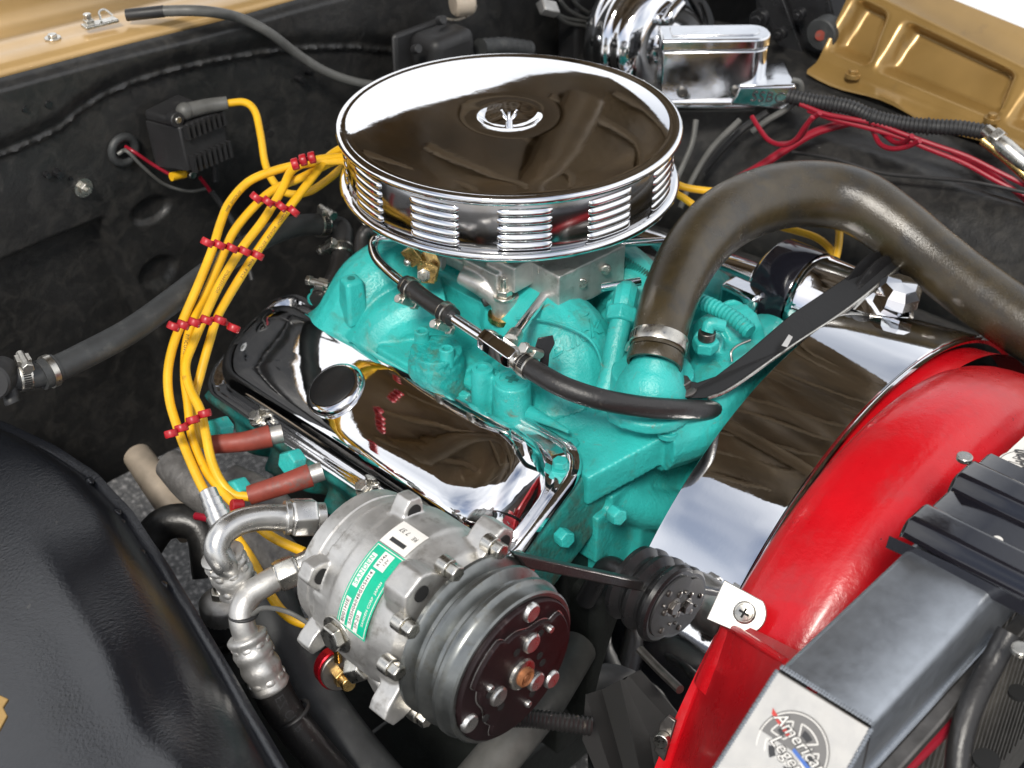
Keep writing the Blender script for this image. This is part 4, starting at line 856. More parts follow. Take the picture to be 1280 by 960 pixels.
ip = thing('mirrored_pulley', 'small black grooved pulley added for the clutch mirrored in the chrome band', 'pulley', A(836, 757, y=-.392))  # added solid stand-in for the clutch's reflection in the band
ic = A(838, 757, y=-.392); fi = frame(ic, (0, -1, 0), (0, 0, 1)); q5 = .0395
part(MB().lathe([(.012, -.048), (.030, -.048), (q5*.93, -.047), (q5*.95, -.042), (q5*.80, -.036), (q5*.80, -.033), (q5*.96, -.027), (q5*.97, -.023), (q5*.82, -.017), (q5*.82, -.014), (q5*.98, -.008), (q5, -.005), (q5*.97, -.001), (q5*.90, .001), (.0001, .001)], fi, 64), 'wheel', K['blksatin'], ip, sharp=28)
ipf = part(MB().lathe([(q5*.80, .001), (q5*.79, .0028), (.0001, .003)], fi, 48), 'face_plate', K['plastic'], ip, sharp=30)
for a, r, rr in [(20, .024, .0032), (140, .024, .0032), (260, .024, .0032), (80, .013, .0034), (200, .013, .0034), (320, .013, .0034), (50, .019, .0018), (170, .019, .0018), (290, .019, .0018)]:
    p = fi @ V((r*math.cos(R(a)), r*math.sin(R(a)), .003)); part(MB().lathe([(rr, -.001), (rr*.95, .0012), (rr*.7, .0018), (.0001, .0018)], frame(p, (0, -1, 0)), 18), 'rivet', K['darksteel'], ip, sharp=40)
part(MB().hexn(fi @ V((0, 0, .002)), fi @ V((0, 0, .007)), .0072).cyl(fi @ V((0, 0, .002)), fi @ V((0, 0, .0035)), .0095, None, 24), 'centre_bolt', K['darksteel'], ip, .0006)
part(MB().tube([fi @ V((0, 0, -.045)), fi @ V((0, 0, -.075)), fi @ V((-.06, .0, -.10))], .010, 14), 'arm', K['blksatin'], ip)
# ------------------------------------------------------------------ refrigerant lines
def ferrule(pts, r, o, mat='machined'):
    P = spline(pts, 12)
    mb = MB().tube(P, lambda Q: [r*(.92 if i in (0, len(Q)-1) else 1+.055*math.sin(i/len(Q)*math.pi*7)) for i in range(len(Q))], 24, smooth=False)
    fo = part(mb, 'ferrule', K[mat], o, sharp=50)
    ax = (P[-1]-P[0]); 
    for i in range(4):
        for j in range(8):
            m = frame(P[0]+ax*(.18+.21*i), ax); a = R(45*j+22*(i % 2)); p = m @ V((r*math.cos(a), r*math.sin(a), 0)); nrm = (p-(P[0]+ax*(.18+.21*i))).normalized()
            part(MB().ball(p-nrm*.0010, (.0034, .0044, .0016), 10, frame((0, 0, 0), nrm, ax).to_3x3()), 'crimp', K[mat], fo)
    return fo
u = thing('ac_fitting', 'silver elbow line screwed into the upper port of the compressor', 'pipe fitting', A(375, 645, d=1.18))
n0, n1 = A(357, 647, d=1.165), A(397, 646, d=1.175); nv = (n1-n0).normalized()
part(MB().hexn(n0+nv*.004, n0+nv*.026, .0175, (0, 0, 1)), 'nut', K['machined'], u, .0012); part(MB().cyl(n0+nv*.026, n0+nv*.034, .0125, None, 24).cyl(n0-nv*.001, n0+nv*.004, .0148, None, 28), 'collar', K['machined'], u, .0008)
part(MB().tube([n0+nv*.004, n0-nv*.006, A(325, 647, d=1.155), A(298, 653, d=1.145), A(278, 667, d=1.137), A(271, 686, d=1.135), A(279, 702, d=1.14), A(286, 710, d=1.15)], [.0118, .0115, .0112, .0112, .0112, .0112, .0114, .0114], 24), 'tube', K['machined'], u)
ferrule([A(277, 692, d=1.15), A(285, 708, d=1.157), A(301, 738, d=1.17)], .0180, u, 'cast')
sp0, sp1 = A(277, 655, d=1.15), A(259, 613, d=1.16); sv = sp1-sp0
part(MB().lathe([(.0105, 0), (.0108, sv.length*.25), (.0095, sv.length*.27), (.0098, sv.length*.45), (.0086, sv.length*.47), (.009, sv.length*.68), (.008, sv.length*.7), (.008, sv.length*.97), (.0065, sv.length), (.0001, sv.length)], frame(sp0, sv), 24), 'service_port', K['machined'], u, sharp=40)
l = thing('ac_fitting', 'silver elbow line from the lower compressor port running into a black hose', 'pipe fitting', A(355, 715, d=1.17))
n0, n1 = A(345, 722, d=1.16), A(384, 705, d=1.165); nv = (n1-n0).normalized()
part(MB().hexn(n0+nv*.0, n0+nv*.021, .0145, (0, 0, 1)), 'nut', K['steel'], l, .0012); part(MB().cyl(n0+nv*.021, n0+nv*.036, .0115, None, 24), 'collar', K['machined'], l, .0008)
part(MB().tube([n0+nv*.004, A(332, 730, d=1.155), A(314, 742, d=1.15), A(303, 760, d=1.145), A(303, 780, d=1.145), A(310, 800, d=1.15)], .0108, 22), 'tube', K['cast'], l)
ferrule([A(307, 793, d=1.15), A(320, 822, d=1.155), A(339, 860, d=1.165)], .0168, l, 'cast')
hp = [A(336, 854, d=1.165), A(352, 885, d=1.18), A(385, 930, d=1.20), A(425, 975, d=1.23), A(480, 1030, d=1.28)]
hs_ = part(MB().tube(hp, .0165, 24), 'hose', K['fuelrub'], l)
tube_text(hp, 'EZ CLIP', .004, .012, .0165, -.2, l)
for (px, py, d, r) in [(304, 768, 1.145, .0112), (365, 893, 1.183, .0170)]:
    q = A(px, py, d=d); ax = A(px+ (2 if px < 320 else 16), py+22, d=d+.006)-q
    part(MB().torus(q, ax, r, .0018, 30, 8), 'cable_tie', K['plastic'], l)
thin('thin black sensor wire crossing in front of the lower compressor bracket', [A(316, 768, d=1.14), A(330, 760, d=1.13), A(360, 765, d=1.12), A(395, 785, d=1.12), A(430, 808, d=1.10), A(465, 822, d=1.08), A(490, 825, d=1.07)], .0021, 'greywire')
# grey hose behind
hose('lower_hose', 'fat matt black hose hanging behind the silver lower fitting', [A(330, 740, d=1.30), A(355, 800, d=1.28), A(390, 870, d=1.28), A(440, 940, d=1.28), A(500, 1010, d=1.28)], .026, (), 'rubber')
hose('coolant_hose', 'grey lower coolant hose passing below the compressor clutch', [A(590, 985, d=1.25), A(640, 925, d=1.28), A(680, 875, d=1.34), A(720, 810, d=1.4)], .022, (), 'greywire')
tag(part(MB().tube([A(610, 900, d=1.2), A(660, 898, d=1.2), A(740, 908, d=1.2)], lambda P: [.0075+.0012*(i % 2) for i in range(len(P))], 12, 30), 'ribbed_belt', K['fuelrub']), 'black toothed belt low behind the compressor clutch', 'belt')
# red anodised regulator with brass outlet
rg = thing('red_fitting', 'red ringed round fitting with a brass outlet left of the clutch', 'fitting', A(425, 845, d=1.2))
q = A(424, 838, d=1.19); ax = V((-.25, -.85, .25)); ax.normalize()
part(MB().cyl(q-ax*.012, q, .0195, None, 36, .001), 'red_ring', K['redanod'], rg); part(MB().cyl(q, q+ax*.004, .0178, None, 36, .0008), 'face', K['darksteel'], rg)
part(MB().hexn(q+ax*.004+V((.0, 0, -.004)), q+ax*.012+V((0, 0, -.004)), .009), 'outlet_nut', K['brass'], rg, .0008); part(MB().cyl(q+ax*.012+V((0, 0, -.004)), q+ax*.022+V((0, 0, -.005)), .0065, None, 20), 'outlet', K['brass'], rg, .0008)
part(MB().cyl(q+V((0, 0, .012)), q+V((.0, .0, .034)), .004, None, 14), 'bleed_screw', K['brass'], rg, .0006)
# motor mount stud cap
st = thing('mount_stud', 'steel stud and domed washer below the silver crimped fitting', 'stud', A(276, 752, d=1.35))
q = A(276, 750, d=1.33); part(MB().lathe([(.022, -.02), (.022, -.003), (.0205, 0), (.012, .0045), (.0001, .006)], frame(q, (0, 0, 1)), 36), 'washer', K['cast'], st, sharp=40)
part(MB().hexn(q+V((0, 0, .004)), q+V((0, 0, .013)), .0095).cyl(q+V((0, 0, .013)), q+V((0, 0, .027)), .0055, None, 14), 'nut', K['steel'], st, .0008)
part(MB().cyl(q-V((0, 0, .09)), q-V((0, 0, .018)), .030, .022, 28), 'rubber_mount', K['rubber'], st)
# exhaust tubes in the gap
ex = thing('exhaust_manifold', 'crackled grey exhaust tubes between the wheel house and turquoise head', 'exhaust', A(260, 620, d=1.45))
part(MB().tube([A(212, 580, d=1.44), A(240, 605, d=1.42), A(290, 640, d=1.40), A(340, 685, d=1.37), A(390, 740, d=1.35)], [.017, .021, .021, .021, .021], 24), 'tube', K['header'], ex)
part(MB().tube([A(290, 600, d=1.42), A(330, 620, d=1.40), A(360, 650, d=1.38)], .017, 20), 'tube', K['header'], ex)
tag(part(MB().tube([A(172, 570, d=1.60), A(186, 590, d=1.58), A(207, 622, d=1.56), A(240, 665, d=1.54)], [.017, .018, .0175, .0175], 20), 'steering_shaft', K['cream']), 'tan tube slanting above the asphalt left of the exhaust', 'tube')
tag(part(MB().tube([A(172, 700, d=1.42), A(205, 655, d=1.42), A(250, 660, d=1.42), A(262, 720, d=1.42)], .018, 16), 'black_bracket', K['blk']), 'black curved bracket in the gap under the plug wires', 'bracket')
tag(part(MB().tube([A(245, 645, d=1.38), A(260, 648, d=1.37), A(272, 652, d=1.37)], .004, 12), 'red_cable', K['redwire']), 'short red cable glimpsed left of the silver elbow', 'cable')
tag(part(MB().tube([A(262, 818, d=1.35), A(300, 805, d=1.3), A(340, 795, d=1.3)], .006, 12), 'brake_line', K['blksatin']), 'dark rod between the wheel house and silver ferrule', 'rod')
# ------------------------------------------------------------------ fan shroud: chrome band and red hood
SX, SZ = .095, .52
sh = thing('shroud_band', 'wide curved chrome band of the fan shroud, edge on to the red hood', 'fan shroud', (SX, -.39, SZ))
def arc(r, y, a0=-10, a1=205, n=110): return [V((SX+r*math.cos(R(a0+(a1-a0)*i/n)), y, SZ+r*math.sin(R(a0+(a1-a0)*i/n)))) for i in range(n+1)]
def sarc(prof, a0, a1, n=110):
    mb = MB(); mb.loft([arc(r, y, a0, a1, n) for y, r in prof], False); return mb
part(sarc([(-.343, .332), (-.340, .334), (-.340, .3368), (-.3408, .3378), (-.343, .3379), (-.36, .3380), (-.42, .3380), (-.437, .3379), (-.4392, .3378), (-.440, .3368), (-.440, .334), (-.438, .332)], 47, 212), 'band', K['chrome'], sh, sharp=25)
part(sarc([(-.4405, .3355), (-.4445, .3365), (-.4455, .3345), (-.4425, .330)], 30, 150, 90), 'rolled_edge', K['chrome2'], sh, sharp=60)
# red strip added for the hood's reflection, between band and hood
part(sarc([(-.436, .322), (-.452, .324), (-.468, .328)], 30, 145), 'red_reflection_strip', K['red'], sh, sharp=60)
rs = thing('red_shroud', 'red painted fan shroud hood with chipped paint in front of the chrome band', 'fan shroud', (SX, -.5, SZ))
prof = [(-.4600, .300), (-.4585, .318), (-.4595, .3225), (-.463, .3275), (-.472, .3335), (-.484, .3382), (-.497, .3408), (-.51, .3422), (-.523, .3422), (-.536, .340), (-.55, .334), (-.565, .323), (-.58, .306), (-.60, .28)]
mb = MB(); prof2 = []
for a, b in zip(prof[:-1], prof[1:]): prof2 += [(a[0]+(b[0]-a[0])*k/3, a[1]+(b[1]-a[1])*k/3) for k in range(3)]
prof2.append(prof[-1])
def redp(y, r, a):
    # the hood drops into a flat panel low on the passenger side
    sx = .024; k = smooth(-.46, -.56, y)
    r = r-.009; q = V((sx+(r+.004)*math.cos(R(a)), y, SZ+.026+r*math.sin(R(a))))
    return q
angs = lin(54, 149, 100)
part(MB().loft([[redp(y, r, a) for a in angs] for y, r in prof2], False), 'hood', K['red'], rs, sharp=70)
# bracket tab and the flat lower panel
e1 = [redp(y, r, 149) for y, r in prof2]
T0 = A(905, 778, y=-.462); 
lo = [A(906, 779, y=-.458), A(980, 834, y=-.56), A(985, 840, y=-.60), A(880, 990, y=-.60), A(812, 990, y=-.50), A(815, 970, y=-.458)]
pan = MB()
pts_top = [A(893, 795, y=-.455), A(906, 779, y=-.462), A(938, 800, y=-.51), A(978, 830, y=-.56)]
pts_bot = [A(816, 965, y=-.455), A(829, 985, y=-.465), A(865, 1005, y=-.53), A(900, 1005, y=-.58)]
rows = []
for k in range(13):
    t = k/12; rows.append([pts_top[i].lerp(pts_bot[i], t)+V((-.004*math.sin(math.pi*t), 0, .002*math.sin(math.pi*t))) for i in range(4)])
pan.loft(rows, False); part(pan, 'lower_panel', K['red'], rs, .002, sharp=25)
part(MB().loft([[pts_top[0].lerp(pts_bot[0], k/12) for k in range(13)], [pts_top[0].lerp(pts_bot[0], k/12)+V((.03, .0, -.03)) for k in range(13)]], False), 'panel_return', K['red'], rs)
# upper lip of the lower panel
lipb = [A(902, 777, y=-.458), A(935, 797, y=-.51), A(982, 828, y=-.56)]
part(MB().tube(lipb, .0035, 10), 'bead', K['red'], rs)
part(MB().loft([[A(905, 770, y=-.455), A(950, 790, y=-.51), A(1000, 815, y=-.57)], [A(897, 790, y=-.455), A(935, 805, y=-.51), A(985, 835, y=-.565)]], False), 'shoulder', K['red'], rs)
tb_ = A(926, 762, d=(A(928, 763, y=-.475)-CAM).dot(FWD)-.022); tn_ = V((-.72, -.30, .62)).normalized()
mt_ = frame(tb_, tn_, (RGT*.86-UPV*.5))
pl_ = [(-.024, .014)]+[(.004+.018*math.cos(a), .018*math.sin(a)) for a in lin(1.1, -1.6, 12)]+[(-.020, -.022)]
tab = part(MB().prism(pl_, .0025, mt_, .0005), 'mounting_tab', K['cast'], rs, .0008)
part(MB().lathe([(.0095, .0025), (.0095, .0035), (.008, .0045), (.0075, .0045), (.0070, .006), (.0001, .0075)], mt_ @ M.Translation((.004, 0, 0)), 30), 'screw', K['clamp'], tab, sharp=40)
part(MB().box((.004, 0, .0074), (.009, .0018, .001), mt_).box((.004, 0, .0075), (.0018, .009, .001), mt_), 'screw_cross', K['hole'], tab)
clp = A(832, 922, y=-.462); m_ = frame(clp, (-.85, -.2, .4), (0, 0, 1))
part(MB().prism([(-.020, -.005), (.020, -.006), (.022, .002), (.012, .007), (-.014, .006)], .004, m_), 'spring_clip', K['darksteel'], rs, .001)
part(MB().cyl(clp+V((-.003, 0, .002)), clp+V((-.010, -.002, .004)), .007, None, 18), 'clip_bolt', K['steel'], rs, .0008)
# fan blade and black lower shroud behind
fb_ = thing('fan', 'black fan blades in the shadow behind the chrome and red shroud', 'fan', (.06, -.40, .55))
for k in range(6):
    a = k*60+25; m_ = frame((.08, -.405, .53), (math.cos(R(a)), 0, math.sin(R(a))), (0, 1, 0)); m_ = m_ @ M.Rotation(R(35), 4, 'Z')
    part(MB().box((0, 0, .15), (.004, .085, .20), m_), 'blade', K['plastic'], fb_, .002)
part(MB().cyl((.08, -.43, .53), (.08, -.36, .53), .06, None, 32), 'hub', K['darksteel'], fb_, .003)
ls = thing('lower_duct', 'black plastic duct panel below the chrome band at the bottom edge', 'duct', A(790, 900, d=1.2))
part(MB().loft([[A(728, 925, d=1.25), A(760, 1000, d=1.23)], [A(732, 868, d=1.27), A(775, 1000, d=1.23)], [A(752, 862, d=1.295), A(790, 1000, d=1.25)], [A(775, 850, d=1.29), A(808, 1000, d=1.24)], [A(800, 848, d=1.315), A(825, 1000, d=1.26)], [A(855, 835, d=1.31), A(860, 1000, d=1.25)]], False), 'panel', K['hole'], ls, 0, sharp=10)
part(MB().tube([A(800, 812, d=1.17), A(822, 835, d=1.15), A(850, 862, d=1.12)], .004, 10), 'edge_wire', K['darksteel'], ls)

# ------------------------------------------------------------------ radiator
ra = thing('radiator', 'aluminium radiator with brushed top tank and round emblem sticker on its end', 'radiator', (-.1, -.65, .5))
x0, x1 = -.390, .36; y0, y1 = -.682, -.613; zt = .95; zb = .895; xe, ze = -.447, .890
# tank as one bent sheet: sloped end, top, sides
tk = MB()
def blk_(yA, yB, xs_zs, thick): pass
sec = lambda x, z, b: [V((x, y0, b)), V((x, y0, z-.006)), V((x, y0+.002, z-.002)), V((x, y0+.006, z)), V((x, y1-.006, z)), V((x, y1-.002, z-.002)), V((x, y1, z-.006)), V((x, y1, b))]
tk.loft([sec(x0+.0005, zt, zb), sec(x0+.004, zt, zb), sec(-.238, zt, zb), sec(-.1, zt, zb), sec(x1, zt, zb)], False)
part(tk, 'top_tank', K['brushed'], ra, sharp=50)
endp = [V((x0-.0015, y0, zt-.004)), V((x0-.0005, y0+.003, zt-.0015)), V((x0-.0005, y1-.003, zt-.0015)), V((x0-.0015, y1, zt-.004)), V((xe, y1+.006, ze)), V((xe-.02, y1+.006, ze-.03)), V((xe-.02, y0, ze-.03)), V((xe, y0, ze))]
en = V((-(zt-ze), 0, (x0-xe)*1.0)); en = V((-(zt-ze), 0, -(xe-x0))).normalized()
ep = part(MB().sheet([endp[0], endp[3], endp[4], endp[7]], en, .003), 'end_plate', K['endplate'], ra, .001)
part(MB().hexa([V((x0, y0, zb)), V((x0, y1, zb)), V((xe, y1, ze-.05)), V((xe, y0, ze-.05))], [V((x0, y0, zt-.006)), V((x0, y1, zt-.006)), V((xe, y1, ze-.005)), V((xe, y0, ze-.005))]), 'end_tank', K['brushed'], ra, .002)
# stacked-coin weld beads along the joints
def weld(a, b, r=.0020, pitch=.0020):
    a, b = V(a), V(b); n = int((b-a).length/pitch); d = (b-a)/n; mb = MB()
    for k in range(n): mb.ball(a+d*(k+.5)+V((0, 0, .0002*(k % 2))), (r*1.05, r*.75, r*.7) if abs(d.x) < abs(d.y) else (r*.75, r*1.05, r*.7), 8)
    o = part(mb, 'weld_bead', K['brushed'], ra); o['kind'] = 'stuff'
weld((x0+.0005, y0+.001, zt-.001), (x0+.0005, y1-.001, zt-.001)); weld((x0, y0-.0005, zb+.004), (-.22, y0-.0005, zb+.004), .003)
weld(V((x0-.001, y1, zt-.004)), V((xe, y1+.005, ze)), .0018); weld(V((x0-.001, y0, zt-.004)), V((xe, y0, ze)), .0018)
# core
part(MB().box((-.02, -.640, .70), (.72, .05, .36)), 'core', K['core'], ra)
for k in range(36):
    x = -.375+k*.011; part(MB().box((x, -.6655, .74), (.0045, .003, .30)), 'fin_row', K['core'], ra)
part(MB().box((-.10, -.690, .892), (.60, .012, .010)), 'core_rail', K['darksteel'], ra, .002)
# emblem stickers
def emblem(fn, par, s=1, full=True):
    def poly(pts, mat, lift, name):
        me = bpy.data.meshes.new(name); me.from_pydata([tuple(fn(x*s, y*s, lift)) for x, y in pts], [], [tuple(range(len(pts)))]); return link(name, me, K[mat], par)
    def ring(r0, r1, a0, a1, mat, lift, name, n=48):
        a = lin(R(a0), R(a1), n); mb = MB(); mb.loft([[fn(r0*s*math.cos(t), r0*s*math.sin(t), lift) for t in a], [fn(r1*s*math.cos(t), r1*s*math.sin(t), lift) for t in a]], False); return part(mb, name, K[mat], par)
    base = 'grink' if full else 'decal'; lite = 'decal' if full else 'grink'
    ring(.0001, 1, 0, 360, base, .0002, 'emblem_disc', 72); ring(.93, .96, 0, 360, lite, .0004, 'emblem_ring', 72)
    for k in range(5):
        a = 90+k*72
        ring(.70, .735, a-27, a+27, lite, .0004, 'emblem_line', 14); ring(.32, .35, a-16, a+16, lite, .0004, 'emblem_line', 8)
        for sg in (-1, 1):
            p = [(.34*math.cos(R(a+sg*16)), .34*math.sin(R(a+sg*16))), (.72*math.cos(R(a+sg*27)), .72*math.sin(R(a+sg*27)))]
            nx, ny = p[1][1]-p[0][1], p[0][0]-p[1][0]; q_ = math.hypot(nx, ny); nx, ny = nx/q_*.018, ny/q_*.018
            poly([(p[0][0]-nx, p[0][1]-ny), (p[1][0]-nx, p[1][1]-ny), (p[1][0]+nx, p[1][1]+ny), (p[0][0]+nx, p[0][1]+ny)], lite, .0004, 'emblem_line')
        ring(.44, .62, a-15, a+15, 'ink' if full else 'grink', .00045, 'emblem_slot', 8) if full else None
    poly([(-1.12, .30), (-.30, .22), (-.32, .12), (-1.02, .18)], 'redink', .0006, 'red_stripe'); poly([(.0, .10), (1.05, .12), (1.0, .02), (.02, .0)], 'blueink', .0006, 'blue_stripe')
    for txt, x, y, sz in (('American', .0, .30, .48), ('Legend', .12, -.16, .48)):
        textmesh(txt, sz*s, lambda a, b, h: fn(a+x*s, b+y*s, .0007), 'emblem_outline', K['ink' if full else 'grink'], par, shear=.3, bold=.022*s)
        textmesh(txt, sz*s, lambda a, b, h: fn(a+x*s, b+y*s, .0009), 'emblem_text', K['decal' if full else 'ink'], par, shear=.3)
ec = A(990, 934, x=-.4)
# foot of the emblem on the sloped end plate
tt = (ec.x-x0)/(xe-x0)
pn = V((x0, 0, zt)); ray_ = (A(990, 938, d=1)-CAM); dd_ = ((endp[0]-CAM).dot(en))/ray_.dot(en); ec = CAM+ray_*dd_+en*.0006
exv = V((0, -1, 0)); eyv = en.cross(exv); exv2 = (exv*.95-eyv*.34).normalized(); eyv2 = en.cross(exv2)
emblem(lambda x, y, h: ec+exv2*x+eyv2*y+en*h, ep, .0245)
# second sticker on the tank beyond the bracket
sk = part(MB().sheet([V((-.135, -.614, .9512)), V((.06, -.614, .9512)), V((.06, -.676, .9512)), V((-.135, -.676, .9512))][::-1], (0, 0, 1), .0006), 'sticker', K['decal'], ra)
e2 = A(1296, 585, z=.9515); emblem(lambda x, y, h: e2+V((.75, .66, 0))*(x*.75)+V((-.66, .75, 0))*y+V((0, 0, h)), sk, .030, False)
# mounting saddle: pressed black strap with two ribs and a hole
sd_ = thing('radiator_bracket', 'ribbed black bracket strapped over the radiator tank', 'bracket', (-.2, -.65, .95))
def sadx(x):
    z = .9575
    for c_ in (-.214, -.146): z += .0105*(1-smooth(.010, .019, abs(x-c_)))
    return z
xs_ = lin(-.236, -.105, 70)
rows = []
for y, dz in [(-.604, -.012), (-.6045, -.007), (-.606, -.003), (-.609, 0), (-.65, 0), (-.71, .001), (-.74, -.003), (-.80, -.012), (-.86, -.03)]:
    rows.append([V((x+(.012*smooth(-.6, -.61, -(-y)) if False else 0), y, max(.92, sadx(x)+dz))) for x in xs_])
part(MB().loft(rows, False), 'strap', K['blkshine'], sd_, .0, sharp=70)
part(MB().loft([[V((-.236, y, z)) for y, z in ((-.60, .953), (-.65, .957), (-.71, .957), (-.80, .945))], [V((-.238, y, z-.010)) for y, z in ((-.60, .953), (-.65, .957), (-.71, .957), (-.80, .945))]], False), 'edge', K['blkshine'], sd_)
q = A(1247, 675, z=.958); part(MB().cyl(q, q+V((0, 0, .0008)), .0036, None, 18), 'hole', K['decal'], sd_)
for px, py in [(1205, 575), (1275, 815)]:
    q = A(px, py, z=.965); part(MB().cyl(q, q+V((0, 0, .004)), .006, None, 16), 'screw', K['steel'], sd_, .0006)
hose('overflow_hose', 'black overflow hose curving along the front of the radiator tank', [A(1262, 790, d=.92), A(1240, 830, d=.92), A(1215, 880, d=.91), A(1200, 930, d=.905), A(1195, 990, d=.90)], .0085, (), 'fuelrub')
fsup = thing('radiator_support', 'black front support panel at the lower right corner', 'panel', (-.2, -.76, .85))
part(MB().sheet([V((-.48, -.745, .86)), V((.3, -.735, .885)), V((.3, -1.0, .90)), V((-.48, -1.0, .88))][::-1], (0, 0, 1), .01), 'panel', K['blkgloss'], fsup, .003)
for px, py, r in [(1232, 952, .009), (1272, 868, .007)]:
    q = A(px, py, z=.876); part(MB().cyl(q, q+V((0, 0, .003)), r, None, 18), 'hole', K['hole'], fsup)
thin('dark red cable between the radiator fins and overflow hose', [A(1196, 900, d=.92), A(1165, 930, d=.93), A(1130, 965, d=.94)], .004, 'redwire')

# ------------------------------------------------------------------ brake booster and master cylinder
BC = A(832, 58, d=1.94); by = V((-.22, -.95, .16)).normalized()
bo = thing('brake_booster', 'round chrome brake booster behind the air cleaner', 'brake booster', BC)
bm_ = frame(BC, by)
part(MB().lathe([(.085, -.075), (.098, -.066), (.102, -.056), (.1025, -.045), (.100, -.040), (.0985, -.034), (.1005, -.028), (.100, -.020), (.096, -.015), (.092, -.012), (.0905, -.002), (.086, .008), (.076, .015), (.062, .019), (.050, .020), (.045, .017), (.036, .017), (.032, .026), (.0001, .027)], bm_, 80), 'shell', K['chrome'], bo, sharp=50)
for a in (30, 75, 120, 165): p = bm_ @ V((.0985*math.cos(R(a)), .0985*math.sin(R(a)), -.026)); part(MB().ball(p, .006, 10), 'crimp_lug', K['chrome'], bo)
p = bm_ @ V((.045, .02, .018)); part(MB().tube([p-by*.01, p+by*.012, p+by*.016+V((.01, 0, .01)), p+by*.016+V((.025, 0, .018))], .010, 14), 'check_valve', K['chrome'], bo)
mcq = thing('master_cylinder', 'polished aluminium brake master cylinder with lettering on its end', 'master cylinder', A(900, 100, d=1.72))
D = 1.72
def mq(px, py, dd=0): return A(px, py, d=D+dd)
# reservoir, outline of the lid in plan: long front face, rounded right end
fl0, fr0 = mq(829, 54), mq(965, 52); ux = (fr0-fl0); Lx = ux.length; ux.normalize()
upm = V((0, 0, 1)); upm = (upm-ux*upm.dot(ux)).normalized(); dpt = upm.cross(ux); 
if dpt.dot(FWD) < 0: dpt = -dpt
def mk(x, y, z): return fl0+ux*x+dpt*y+upm*z
def plan(x0_, x1_, dd, rr, n=6):
    out = [(x0_, 0)]
    for k in range(n+1): a = -90+90*k/n; out.append((x1_-rr+rr*math.cos(R(a)), rr+rr*math.sin(R(a))))
    for k in range(n+1): a = 90*k/n; out.append((x1_-rr+rr*math.cos(R(a)), dd-rr+rr*math.sin(R(a))))
    out.append((x0_, dd)); return out
HB = .078
pl0 = plan(0, Lx, .050, .022)
mb = MB().hexa([mk(x, y, -HB) for x, y in pl0], [mk(x, y, -.012) for x, y in pl0]); part(mb, 'reservoir', K['polish'], mcq, .002)
pl1 = plan(-.002, Lx+.002, .053, .024); mb = MB().hexa([mk(x, y-.0015, -.011) for x, y in pl1], [mk(x, y-.0015, .004) for x, y in pl1]); ld = part(mb, 'lid', K['polish'], mcq, .003, seg=3)
pl2 = plan(.012, Lx-.012, .030, .013); part(MB().hexa([mk(x, y+.011, .004) for x, y in pl2], [mk(x, y+.011, .0055) for x, y in pl2]), 'lid_panel', K['polish'], ld, .001)
xB = Lx*.66
part(MB().hexa([mk(xB, -.006, -HB-.004), mk(Lx+.030, -.030, -HB-.004), mk(Lx+.030, .05, -HB-.004), mk(xB, .05, -HB-.004)], [mk(xB+.01, -.004, -.058), mk(Lx+.030, -.030, -.046), mk(Lx+.030, .05, -.046), mk(xB+.01, .05, -.056)]), 'bore_end', K['polish'], mcq, .003, seg=3)
part(MB().tube([mk(.0, .012, -HB-.006), mk(Lx*.9, .008, -HB-.006)], .013, 20), 'bore', K['polish'], mcq)
for x in (.028, .097):
    p = mk(x, -.001, -HB+.012); part(MB().lathe([(.0072, -.002), (.0072, .002), (.0055, .003), (.004, .003), (.0035, .001), (.0001, .001)], frame(p, -dpt), 20), 'port_plug', K['darksteel'], mcq, sharp=40)
lb0 = mk(Lx*.69+.012, -.018, -.062); lb1 = mk(Lx+.030, -.030, -.056); 
fc0, fc1 = mk(xB, -.006, -.07), mk(Lx+.030, -.030, -.064); lx = (fc1-fc0).normalized(); ln = lx.cross(upm); ln = ln if ln.dot(CAM-fc0) > 0 else -ln; lu = ln.cross(lx); lc = fc0.lerp(fc1, .56)
textmesh('SSBC', .019, lambda x, y, h: lc+lx*x+lu*y+ln*(h+.0004), 'lettering', K['ink'], mcq, shear=.25, depth=.0005, spacing=1.05)
for a in ([(870, 150), (865, 180), (850, 215), (835, 250)], [(925, 150), (890, 185), (865, 225), (850, 260)]):
    thin('grey brake pipe falling away left of the red wires' if a[0][0] > 900 else 'grey brake pipe falling away just behind the air cleaner', [A(*p_, d=1.74) for p_ in a], .0038, 'greywire', 'brake_pipe', 'pipe', )
thin('black wire hooked round the end of the master cylinder', [A(990, 100, d=1.70), A(1000, 104, d=1.70), A(1000, 118, d=1.71), A(985, 135, d=1.72), A(960, 150, d=1.73), A(940, 165, d=1.74)], .004, 'greywire')

# ------------------------------------------------------------------ wiring loom on the far wheel house
def loom(pts, r, pitch=.0042):
    P = spline(pts, 40); L = [0]
    for a, b in zip(P[:-1], P[1:]): L.append(L[-1]+(b-a).length)
    N_ = int(L[-1]/pitch*4); Q = []; k = 0
    for i in range(N_+1):
        s = L[-1]*i/N_
        while k < len(L)-2 and L[k+1] < s: k += 1
        Q.append(P[k].lerp(P[k+1], (s-L[k])/(L[k+1]-L[k]+1e-12)))
    mb = MB(); mb.tube(Q, lambda z: [r*(1 if i % 4 < 2 else .86) for i in range(len(z))], 14, smooth=False); return mb
lp = [A(985, 120, d=1.70), A(1012, 126, d=1.69), A(1040, 130, d=1.68), A(1065, 135, d=1.67), A(1090, 146, d=1.66), A(1125, 154, d=1.65), A(1160, 158, d=1.64), A(1200, 160, d=1.63), A(1236, 166, d=1.62)]
lo_ = thing('wiring_loom', 'black corrugated wiring loom along the driver side wheel house', 'wiring loom', lp[0])
part(loom(lp, .0098, .0050), 'conduit', K['plastic'], lo_, sharp=60)
